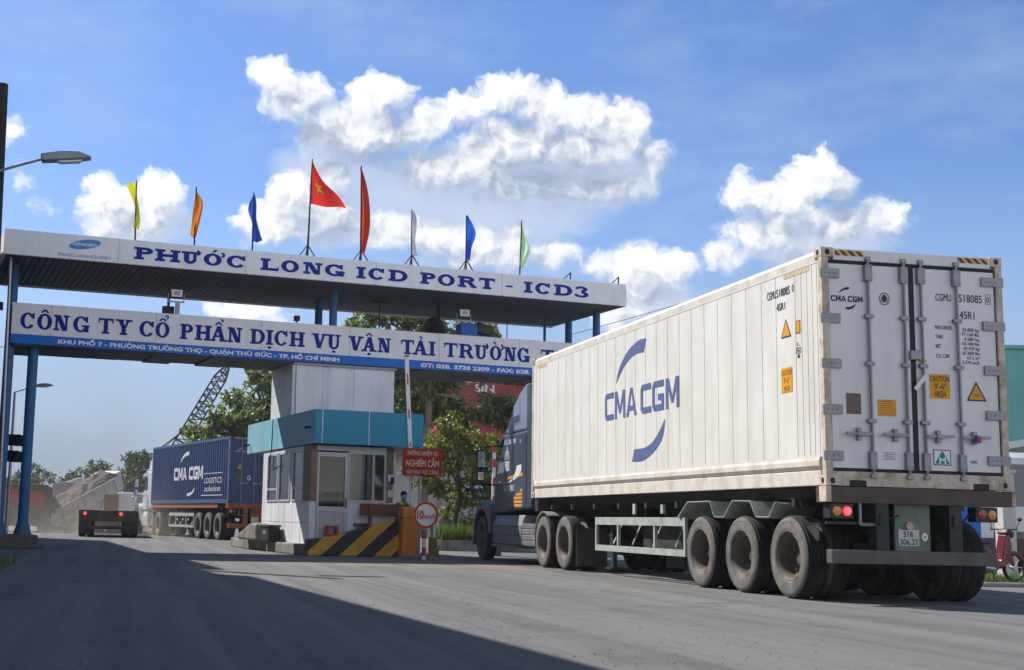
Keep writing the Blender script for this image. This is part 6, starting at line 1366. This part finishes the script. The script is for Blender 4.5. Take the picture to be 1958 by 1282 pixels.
t_ = thing('lorry', 'white lorry cab seen from behind beyond the flatbed trailer', 'lorry', (-.80, 71.5, 0), math.radians(4))
MB().box(0, 2.3, 0, 2.0, .9, 2.02).build('cab', 'cab_white', t_, bevel=.12, seg=3); MB().box(1.0, 2.1, -.012, -.002, 1.45, 1.8).build('rear_window', 'dark_glass', t_)
MB().box(.6, 1.7, -2.2, 1.9, .6, .88).build('chassis', 'lorry_dark', t_); MB().cyl((1.75, -.25, .9), (1.75, -.25, 2.3), .09, n=12).build('exhaust_stack', 'dark_metal', t_)
for y in (-1.4, 1.2):
    for x, sd_ in ((.15, -1), (2.15, 1)): wheel(t_, x, y, sd_)
# tipper
t_ = thing('tipper_lorry', 'white tipper lorry with its dusty body raised', 'lorry', (-3.2, 63, 0), math.radians(33))
M = Matrix.Translation((0, 0, .42)) @ Matrix.Rotation(math.radians(-27), 4, 'Y') @ Matrix.Diagonal((1., 1, .72, 1))
b = MB().box(0, 3.6, 0, .06, 0, .85, 0, M).box(0, 3.6, 1.9, 1.96, 0, .85, 0, M).box(0, 3.6, .061, 1.899, 0, .06, 0, M).prism([(3.601, 0), (3.68, 0), (3.85, 1.15), (3.55, 1.15), (3.601, .85)], 'y', 0, 1.96, 0, M)
for k in range(6): b.box(.3 + k * .6, .38 + k * .6, -.05, -.001, .02, .84, 0, M)
b.box(0, 3.6, -.05, -.0015, .851, .92, 0, M); b.build('tipper_body', 'tipper_white', t_)
b = MB(); rr = random.Random(5)
vs = []; nx, ny = 12, 7
for i in range(nx + 1):
    for j in range(ny + 1): vs.append((.1 + i * 3.4 / nx, .07 + j * 1.82 / ny, .95 + .5 * math.sin(math.pi * j / ny) * (.4 + .6 * i / nx) + rr.uniform(-.08, .08)))
b.add(vs, [(i * (ny + 1) + j, (i + 1) * (ny + 1) + j, (i + 1) * (ny + 1) + j + 1, i * (ny + 1) + j + 1) for i in range(nx) for j in range(ny)], 0, M); b.build('load', 'load_dark', t_)
MB().box(-.55, .02, -.08, 1.0, .30, .86).build('tailgate', 'tipper_white', t_, bevel=.03)
MB().box(.0, 4.2, .5, 1.4, .45, .7).build('chassis', 'lorry_dark', t_); MB().cyl((2.6, 1, .6), (2.9, 1, 1.8), .09, n=10).build('lift_ram', 'steel_grey', t_)
for x in (.5, 1.6, 3.9):
    for y in (.05, 1.75):
        w_ = wheel(t_, x, y, -1 if y < 1 else 1); w_.rotation_euler = (0, 0, math.radians(90))
t_ = thing('tipper_lorry', 'grey tarped tipper lorry standing behind the white tipper', 'lorry', (-3.9, 68, 0), math.radians(-8))
MB().prism([(0, 1.1), (2.3, 1.1), (2.4, 2.25), (1.9, 2.35), (.5, 2.4), (-.05, 2.3)], 'y', 0, 4.5).build('tipper_body', 'tarp_grey', t_, bevel=.05); MB().prism([(.0, 2.3), (.6, 2.42), (1.2, 2.62), (1.9, 2.5), (2.4, 2.25)], 'y', .3, 2.2).build('load', 'tipper_white', t_, bevel=.08)
MB().box(.4, 1.9, 0, 6, .6, 1.05).build('chassis', 'lorry_dark', t_); MB().box(0, 2.3, 4.7, 6.4, .8, 2.2).build('cab', 'tipper_white', t_, bevel=.1)
for y in (.7, 1.9, 5.5):
    for x, sd_ in ((.15, -1), (2.15, 1)): wheel(t_, x, y, sd_)

# ------------------------------------------------------------------ left edge: warehouse (off picture, casts the shade), pole, lamps, signals
mat('wall_dark', (.10, .10, .105), .85, var=.2, scale=.6, bump=.2)
t_ = thing('warehouse', 'long dark warehouse along the left kerb', 'building', (0, 0, 0))
def wx(y): return -2.06 - .0864 * y
for (y0, y1, hgt, dx, nm) in ((-14, 26.8, 9.0, 0, 'near_wall'), (26.82, 29.0, 8.3, 0, 'low_wall'), (29.02, 35.2, 9.0, 0, 'far_wall'), (35.22, 52, 8.6, -.12, 'end_wall')):
    P = [(wx(y0) + dx + .35, y0), (wx(y0) + dx - 9, y0), (wx(y1) + dx - 9, y1), (wx(y1) + dx + .35, y1)]
    MB().prism([(p[0], p[1]) for p in P], 'z', 0, hgt).build('wall', 'wall_dark', t_)
for k in range(6):
    y = 4 + k * 4; MB().bar((wx(y) + .36, y - 1.0, 2.2), (wx(y) + .36, y + 1.0, 2.2), .02, 1.6).build('window', 'dark_glass', t_)
mat('pole_black', (.03, .03, .032), .8, var=.3)
t_ = thing('utility_pole', 'black utility pole at the left picture edge', 'pole', (-2.86, 26.6, 0))
MB().cyl((.02, 0, 0), (-.10, 0, 9.2), .17, .13, 14).box(-.6, -.1, -.2, .2, 2.2, 2.7).build('pole', 'pole_black', t_, smooth=40); MB().box(-.3, .2, -.06, .06, 4.7, 4.85).build('cross_arm', 'pole_black', t_)
def street_lamp(loc, label, s_=1., pole_h=0):
    t_ = thing('street_lamp', label, 'street lamp', loc)
    MB().tube([(-.1, 0, -.02), (.35 * s_, 0, .16 * s_), (.85 * s_, 0, .34 * s_)], .028 * s_, 8).build('arm', 'galvanised', t_)
    prof = [(.82, .27), (.80, .42), (1.2, .50), (1.52, .51), (1.75, .44), (1.78, .40), (1.6, .36), (1.1, .30)]
    h_ = MB().prism([(x * s_, z * s_) for x, z in prof], 'y', -.13 * s_, .13 * s_).build('lamp_head', 'steel_grey', t_, bevel=.03)
    MB().prism([(x * s_, z * s_) for x, z in [(1.12, .295), (1.6, .352), (1.55, .315), (1.2, .275)]], 'y', -.10 * s_, .10 * s_).build('lamp_glass', 'lamp_lens', h_)
    if pole_h: MB().cyl((-.1, 0, -pole_h), (-.1, 0, 0), .06, .04, 10).build('pole', 'galvanised', t_)
    return t_
street_lamp((-2.91, 26.4, 7.36), 'grey street lamp on a bare arm at the left edge, large and near')
street_lamp((-3.85, 45, 4.72), 'far small street lamp behind the left gate column', .62, 4.72)
for i, (z, lb) in enumerate(((2.62, 'upper black hooded signal lamp behind the gate column'), (2.22, 'lower black hooded signal lamp behind the gate column'))):
    t_ = thing('signal_lamp', lb, 'signal lamp', (-2.98 - .02 * i, 34.6, z), 0, 'signal lamps on the left gate column')
    MB().box(-.16, .05, -.05, .1, -.14, .14).build('housing', 'black_metal', t_, bevel=.02)
    arc = [(.13 * math.cos(math.radians(a)) + .12, .13 * math.sin(math.radians(a))) for a in range(-10, 191, 20)]; arc2 = [(.11 * math.cos(math.radians(a)) + .12, .11 * math.sin(math.radians(a))) for a in range(-10, 191, 20)]
    MB().prism(arc + arc2[::-1], 'y', -.3, -.02).build('hood', 'black_metal', t_); MB().box(0.0, .24, -.04, .06, -.15, .12).build('lens', 'dark_glass', t_)
grass('left_weeds', -2.5, -1.80, 19.5, 23.5, 0, 260, .16, 8)
MB_ = MB().prism([(-2.7, 19), (-1.98, 19), (-2.45, 25.5), (-3.2, 25.5)], 'z', 0, .12); tag(MB_.build('kerb', 'concrete_dark', None, bevel=.02), 'dark low kerb at the left picture edge', 'kerb')

# ------------------------------------------------------------------ right edge
mat('teal_wall', (.16, .42, .42), .8, var=.12, scale=.7, dirt=(.10, .28, .29), dirt_amt=.5)
mat('canopy_white', (.62, .64, .66), .5, var=.1, dirt=(.35, .35, .35), dirt_amt=.4)
t_ = thing('teal_building', 'teal green building at the right picture edge', 'building', (28.05, 40, 0), math.radians(-14))
MB().box(0, 10, 0, 12, 0, 7.0).build('wall', 'teal_wall', t_); MB().box(-.1, 10.1, -.1, 12.1, 7.001, 7.12).build('parapet', 'teal_wall', t_)
MB().box(1.5, 3, -.03, -.002, 1, 2.4).build('window', 'dark_glass', t_)
t_ = thing('shelter', 'white roadside shelter with sloping roof by the teal building', 'shelter', (22.3, 32, 0))
MB().prism([(0, 2.95), (4.5, 3.75), (4.5, 3.9), (-.1, 3.05)], 'y', 0, 3.5).build('roof', 'roof_metal', t_); MB().prism([(.05, 2.2), (4.5, 2.2), (4.5, 3.74), (.05, 2.94)], 'y', .3, .4).build('fascia', 'canopy_white', t_)
for x in (.1, 4.2): MB().box(x, x + .25, .45, .7, 0, 2.2).build('post', 'wall_offwhite', t_)
MB().box(.4, 4.2, 3.2, 3.4, 0, 2.7).build('back_wall', 'wall_offwhite', t_)
t_ = thing('lorry', 'white lorry with square wing mirror at the right picture edge', 'lorry', (17.75, 26.6, 0), math.radians(4))
MB().prism([(0, .7), (0, 1.4), (.25, 2.55), (.5, 2.7), (2.0, 2.7), (2.0, .7)], 'x', .15, 2.4).build('cab', 'cab_white', t_, bevel=.08, seg=3)
MB().prism([(-.01, 1.5), (.2, 2.42), (.23, 2.42), (.02, 1.5)], 'x', .3, 2.25).build('windscreen', 'dark_glass', t_); MB().box(.135, .149, .5, 1.5, 1.55, 2.4).build('side_window', 'dark_glass', t_)
MB().box(.2, 2.4, 2.2, 7.5, 1.0, 2.9).build('cargo_box', 'canopy_white', t_); MB().box(.6, 1.9, 0, 7, .5, .95).build('chassis', 'lorry_dark', t_)
MB().box(.15, 2.4, -.15, -.002, .45, .8).build('bumper', 'lorry_dark', t_, bevel=.03)
for y in (.9, 5.8):
    for x, sd_ in ((.28, -1), (2.25, 1)): wheel(t_, x, y, sd_)
mr = MB().box(-.16, .10, -.12, -.04, 1.93, 2.33).build('mirror', 'black_metal', t_, bevel=.03); MB().box(-.135, .075, -.127, -.1205, 1.98, 2.28).build('mirror_glass', 'chrome', mr); MB().bar((.09, -.05, 2.0), (.35, .3, 1.5), .03).bar((.09, -.05, 1.95), (.4, .1, 1.1), .03).build('mirror_arm', 'galvanised', mr)
# white pillar and blue board seen behind the trailer
t_ = thing('gate_pillar', 'white pillar right of the trailer tail lamps', 'pillar', (17.21, 24.6, 0)); MB().box(-.14, .14, -.14, .14, .05, 2.1).build('shaft', 'wall_offwhite', t_, bevel=.01); MB().box(-.18, .18, -.18, .18, 0, .049).box(-.17, .17, -.17, .17, 2.101, 2.16).build('cap', 'wall_offwhite', t_)
t_ = thing('blue_board', 'bright blue board seen through the trailer rear frame', 'board', (17.3, 26.0, 0)); MB().box(-.35, .32, 0, .04, .8, 1.55).build('board', 'sign_blue', t_, bevel=.01); MB().box(-.3, -.25, .041, .1, 0, 1.2).box(.22, .27, .041, .1, 0, 1.2).build('leg', 'galvanised', t_)
# verge and kerb
vg = [(13.1, 20.6), (60, 26), (60, 40), (19, 40), (16.5, 31), (14.0, 23.2)]
mat('verge_earth', (.10, .10, .05), .95, var=.4, scale=2)
struct(MB().prism(vg, 'z', 0, .03).build('verge', 'verge_earth'))
rr = random.Random(4); b = MB()
for _ in range(7000):
    y = rr.uniform(20.9, 25); x = rr.uniform(13.4, 19); a = rr.uniform(0, 6.28); h_ = rr.uniform(.05, .15); l = Vector((math.cos(a), math.sin(a), 0)) * h_ * .35; p = Vector((x, y, .03)); s_ = Vector((-l.y, l.x, 0)) * .14
    if y < 20.75 + (x - 13.1) * .115 + .2: continue
    b.add([p - s_, p + s_, p + l + Vector((0, 0, h_))], [(0, 1, 2)])
struct(b.build('verge_grass', 'grass_blade'), 'stuff')
tag(MB().prism([(13.0, 20.45), (40, 23.6), (40, 23.75), (13.0, 20.6)], 'z', 0, .07).build('kerb', 'concrete', None, bevel=.02), 'pale concrete kerb of the grass verge on the right', 'kerb')
# motorbike, facing left-front
mat('moto_red', (.13, .008, .02), .3, var=.15, coat=.5); mat('moto_black', (.02, .02, .022), .5, var=.2)
t_ = thing('motorbike', 'dark red step through motorbike parked on the verge', 'motorbike', (14.98, 21.9, .03), math.radians(12)); t_.scale = (.9, .9, .9)
b = MB()
def ring_wheel(x, z=.29):
    o = MB().lathe([(.235, -.03), (.27, -.04), (.29, 0), (.27, .04), (.235, .03)], Matrix.Translation((x, 0, z)) @ Matrix.Rotation(math.radians(90), 4, 'X'), 28, closed=True).build('wheel', 'moto_black', t_, smooth=40)
    q = MB().cyl((x, -.05, z), (x, .05, z), .05, n=12)
    for k in range(8):
        a = k * math.pi / 4; q.cyl((x, 0, z), (x + .235 * math.cos(a), 0, z + .235 * math.sin(a)), .008, n=5)
    q.build('spoke', 'galvanised', o)
ring_wheel(0.62); ring_wheel(-.62)
MB().prism([(-.95, .62), (-.55, .72), (-.15, .70), (.05, .48), (.22, .40), (.36, .95), (.44, .98), (.50, .72), (.42, .38), (.20, .26), (-.20, .30), (-.45, .38), (-.85, .50)], 'y', -.12, .12).build('body', 'moto_red', t_, bevel=.04)
MB().prism([(-.85, .71), (-.5, .80), (-.1, .80), (-.05, .73), (-.5, .735)], 'y', -.12, .12).build('seat', 'moto_black', t_, bevel=.03)
MB().prism([(.33, .95), (.40, 1.06), (.55, .98), (.52, .86)], 'y', -.13, .13).build('headlight_cowl', 'moto_black', t_, bevel=.03)
MB().bar((.40, -.33, 1.03), (.40, .33, 1.03), .03).build('handlebar', 'moto_black', t_); MB().bar((.42, 0, .9), (.62, 0, .29), .06).prism([(.42, .55), (.60, .62), (.80, .55), (.92, .38), (.88, .36), (.76, .50), (.60, .56)], 'y', -.05, .05).build('front_fork', 'moto_red', t_)
for y in (-.3, .3): MB().bar((.40, y, 1.03), (.44, y * 1.2, 1.2), .012).ball((.44, y * 1.2, 1.23), .06, 10, 0, (.4, 1, .7)).build('mirror', 'moto_black', t_)
MB().cyl((-.75, -.16, .32), (-.05, -.16, .26), .045, n=10).build('exhaust_pipe', 'galvanised', t_); MB().bar((-.05, -.1, .28), (-.12, -.22, .0), .02).build('side_stand', 'moto_black', t_); MB().ball((.1, 0, .34), .13, 10).build('engine', 'steel_grey', t_)
# overhead wires
for i, (p, q, sag, lb) in enumerate((((19.6, 60, 9.65), (28.3, 60, 12.5), .03, 'upper thin overhead wire right of the gate roof'), ((19.6, 60, 9.1), (28.3, 60, 11.8), .05, 'lower thin overhead wire right of the gate roof'), ((-10, 52, 6.9), (30, 52, 8.9), .4, 'sagging thin wire between the two gate signs'))):
    pts = [Vector(p).lerp(Vector(q), k / 14) - Vector((0, 0, sag * math.sin(math.pi * k / 14))) for k in range(15)]
    tag(MB().tube(pts, .014, 5).build('overhead_wire', 'black_metal'), lb, 'wire')
for x, y, hh, lb in ((-10, 52, 7.1, 'grey utility pole holding the left end of the wires'), (28.3, 60, 12.55, 'tall steel mast holding the right end of the wires'), (30, 52, 9.0, 'grey utility pole behind the white container'), (19.5, 60, 9.0, 'grey utility pole behind the trees')):
    tag(MB().cyl((x, y, 0), (x, y, hh), .16, .1, 12).bar((x - .7, y, hh - .25), (x + .7, y, hh - .25), .1).build('utility_pole', 'concrete'), lb, 'pole')

# ------------------------------------------------------------------ guard
mat('skin', (.26, .13, .08), .55, var=.1); mat('shirt_blue', (.05, .14, .30), .8, var=.15); mat('vest_lime', (.55, .75, .02), .7, var=.08); mat('vest_orange', (.80, .35, .15), .7, var=.1); mat('mask_blue', (.16, .42, .62), .7, var=.05); mat('hair_black', (.01, .009, .008), .6); mat('trouser_navy', (.02, .025, .04), .8)
def skinned(name, pts, edges, m, parent, sub=2, root=0):
    me = bpy.data.meshes.new(name); me.from_pydata([p[:3] for p in pts], edges, []); me.materials.append(MATS[m])
    o = bpy.data.objects.new(name, me); sc.collection.objects.link(o); o.parent = parent
    s_ = o.modifiers.new('skin', 'SKIN'); s_.use_smooth_shade = True
    for i, d in enumerate(me.skin_vertices[0].data): r = pts[i][3]; d.radius = r if isinstance(r, tuple) else (r, r); d.use_root = (i == root)
    ss = o.modifiers.new('sub', 'SUBSURF'); ss.levels = sub; ss.render_levels = sub
    return o
gd_ = gth('person', 'seated guard in lime vest, blue shirt and pale blue mask behind the bench', 'person', 9.42, -.95, .262)
# facing the camera (-y), seated 0.45 high
P = [(0, 0, .52, .15), (0, .02, .72, (.15, .11)), (0, .02, .92, (.17, .12)), (0, .02, 1.02, (.12, .09)), (0, .0, 1.09, .055), (0, -.02, 1.18, (.075, .085)), (0, -.03, 1.27, (.075, .09)), (0, -.01, 1.33, (.045, .05)),
     (.10, -.08, .50, .10), (.14, -.45, .50, .075), (.14, -.47, .10, .05), (.14, -.58, .05, .04), (-.10, -.08, .50, .10), (-.14, -.45, .50, .075), (-.14, -.47, .10, .05), (-.14, -.58, .05, .04),
     (.19, .02, .98, .06), (.25, -.02, .76, .045), (.16, -.25, .64, .036), (.12, -.32, .62, .03), (-.19, .02, .98, .06), (-.25, -.02, .76, .045), (-.16, -.25, .64, .036), (-.12, -.32, .62, .03)]
E_ = [(0, 1), (1, 2), (2, 3), (3, 4), (4, 5), (5, 6), (6, 7), (0, 8), (8, 9), (9, 10), (10, 11), (0, 12), (12, 13), (13, 14), (14, 15), (3, 16), (16, 17), (17, 18), (18, 19), (3, 20), (20, 21), (21, 22), (22, 23)]
body = skinned('body', P, E_, 'skin', gd_)
skinned('shirt', [(0, 0, .55, .16), (0, .02, .72, (.16, .12)), (0, .02, .92, (.18, .13)), (0, .02, 1.03, (.125, .098)), (.20, .02, .985, .07), (.26, -.02, .76, .055), (-.20, .02, .985, .07), (-.26, -.02, .76, .055)], [(0, 1), (1, 2), (2, 3), (3, 4), (4, 5), (3, 6), (6, 7)], 'shirt_blue', gd_)
skinned('trousers', [(0, 0, .53, .155), (.10, -.08, .50, .11), (.14, -.45, .50, .085), (.14, -.47, .14, .062), (-.10, -.08, .50, .11), (-.14, -.45, .50, .085), (-.14, -.47, .14, .062)], [(0, 1), (1, 2), (2, 3), (0, 4), (4, 5), (5, 6)], 'trouser_navy', gd_)
MB().prism([(.07, 1.05), (.13, 1.045), (.17, .93), (.165, .62), (.05, .62), (.045, .9)], 'y', -.175, -.14).prism([(-.07, 1.05), (-.13, 1.045), (-.17, .93), (-.165, .62), (-.05, .62), (-.045, .9)], 'y', -.175, -.14).box(.06, .15, -.139, .12, 1.04, 1.065).box(-.15, -.06, -.139, .12, 1.04, 1.065).build('vest', 'vest_lime', gd_, bevel=.008)
for sx in (-1, 1):
    for f in range(4): skinned('finger', [(sx * .115 + f * .012 - .018, -.33, .615, .011), (sx * .10 + f * .012 - .018, -.37, .60 - .004 * f, .009), (sx * .095 + f * .012 - .018, -.39, .57, .008)], [(0, 1), (1, 2)], 'skin', body, 1)
    skinned('thumb', [(sx * .085, -.31, .63, .012), (sx * .06, -.345, .625, .01)], [(0, 1)], 'skin', body, 1)
MB().ball((0, .0, 1.285), .095, 16, 0, (.92, 1.05, .85)).build('hair', 'hair_black', gd_, smooth=80)
MB().ball((0, -.062, 1.215), .07, 14, 0, (1., .9, .92)).build('mask', 'mask_blue', gd_, smooth=80)
for sx in (-1, 1): MB().ball((sx * .032, -.106, 1.262), .011, 8).build('eye', 'hair_black', gd_); MB().bar((sx * .05, -.108, 1.285), (sx * .015, -.112, 1.288), .006).build('eyebrow', 'hair_black', gd_); MB().ball((sx * .085, -.01, 1.235), .028, 8, 0, (.35, .6, 1)).build('ear', 'skin', gd_)
t_ = gth('chair', 'plain chair under the seated guard', 'chair', 9.42, -.95, .262)
MB().box(-.22, .22, -.22, .24, .34, .38).build('seat', 'dark_metal', t_, bevel=.01); MB().box(-.22, .22, .245, .27, .5, .9).build('backrest', 'vest_orange', t_, bevel=.01)
for x in (-.2, .2):
    for y in (-.2, .25): MB().cyl((x, y, 0), (x, y, .34 if y < 0 else .9), .014, n=6).build('leg', 'dark_metal', t_)

# ------------------------------------------------------------------ airborne dust behind the far lorries
dm = bpy.data.materials.new('dust_air'); dm.use_nodes = True; t = dm.node_tree; t.nodes.remove(t.nodes['Principled BSDF']); h = NT(t)
tc = h.n('ShaderNodeTexCoord').outputs['Object']
sx = h.n('ShaderNodeSeparateXYZ', ins={0: tc})
fall = h.n('ShaderNodeMapRange', ins={0: sx.outputs[2], 1: 0., 2: 4.2, 3: 1., 4: 0.}).outputs[0]
r2 = h.vmath('LENGTH', h.vmath('MULTIPLY', tc, (1 / 6.2, 1 / 6.5, .0)))
rad = h.ramp(r2, [(.25, 1), (1, 0)])
dn = h.math('MULTIPLY', h.math('MULTIPLY', h.math('POWER', fall, 3.6), rad), h.ramp(h.noise(tc, .55, 4, .6), [(.35, .15), (.7, 1)]))
pv = h.n('ShaderNodeVolumePrincipled', ins={'Color': (.80, .72, .60, 1), 'Anisotropy': .35}); t.links.new(h.math('MULTIPLY', dn, .17), pv.inputs['Density'])
t.links.new(pv.outputs[0], t.nodes['Material Output'].inputs['Volume']); MATS['dust_air'] = dm
o = struct(MB().lathe([(.001, .02), (6.2, .02), (6.4, 1.2), (5.4, 3.2), (3.0, 4.2), (.001, 4.3)], n=28).build('dust', 'dust_air'), 'stuff'); o.location = (-2.2, 57.5, 0)
hm = bpy.data.materials.new('haze_air'); hm.use_nodes = True; t = hm.node_tree; t.nodes.remove(t.nodes['Principled BSDF']); h = NT(t)
pv = h.n('ShaderNodeVolumePrincipled', ins={'Color': (.86, .90, .96, 1), 'Density': .0005, 'Anisotropy': .2}); t.links.new(pv.outputs[0], t.nodes['Material Output'].inputs['Volume']); MATS['haze_air'] = hm
struct(MB().box(-60, 70, -20, 140, -1, 18).build('haze', 'haze_air'), 'stuff')
sc.cycles.volume_step_rate = 2.0; sc.cycles.volume_max_steps = 64
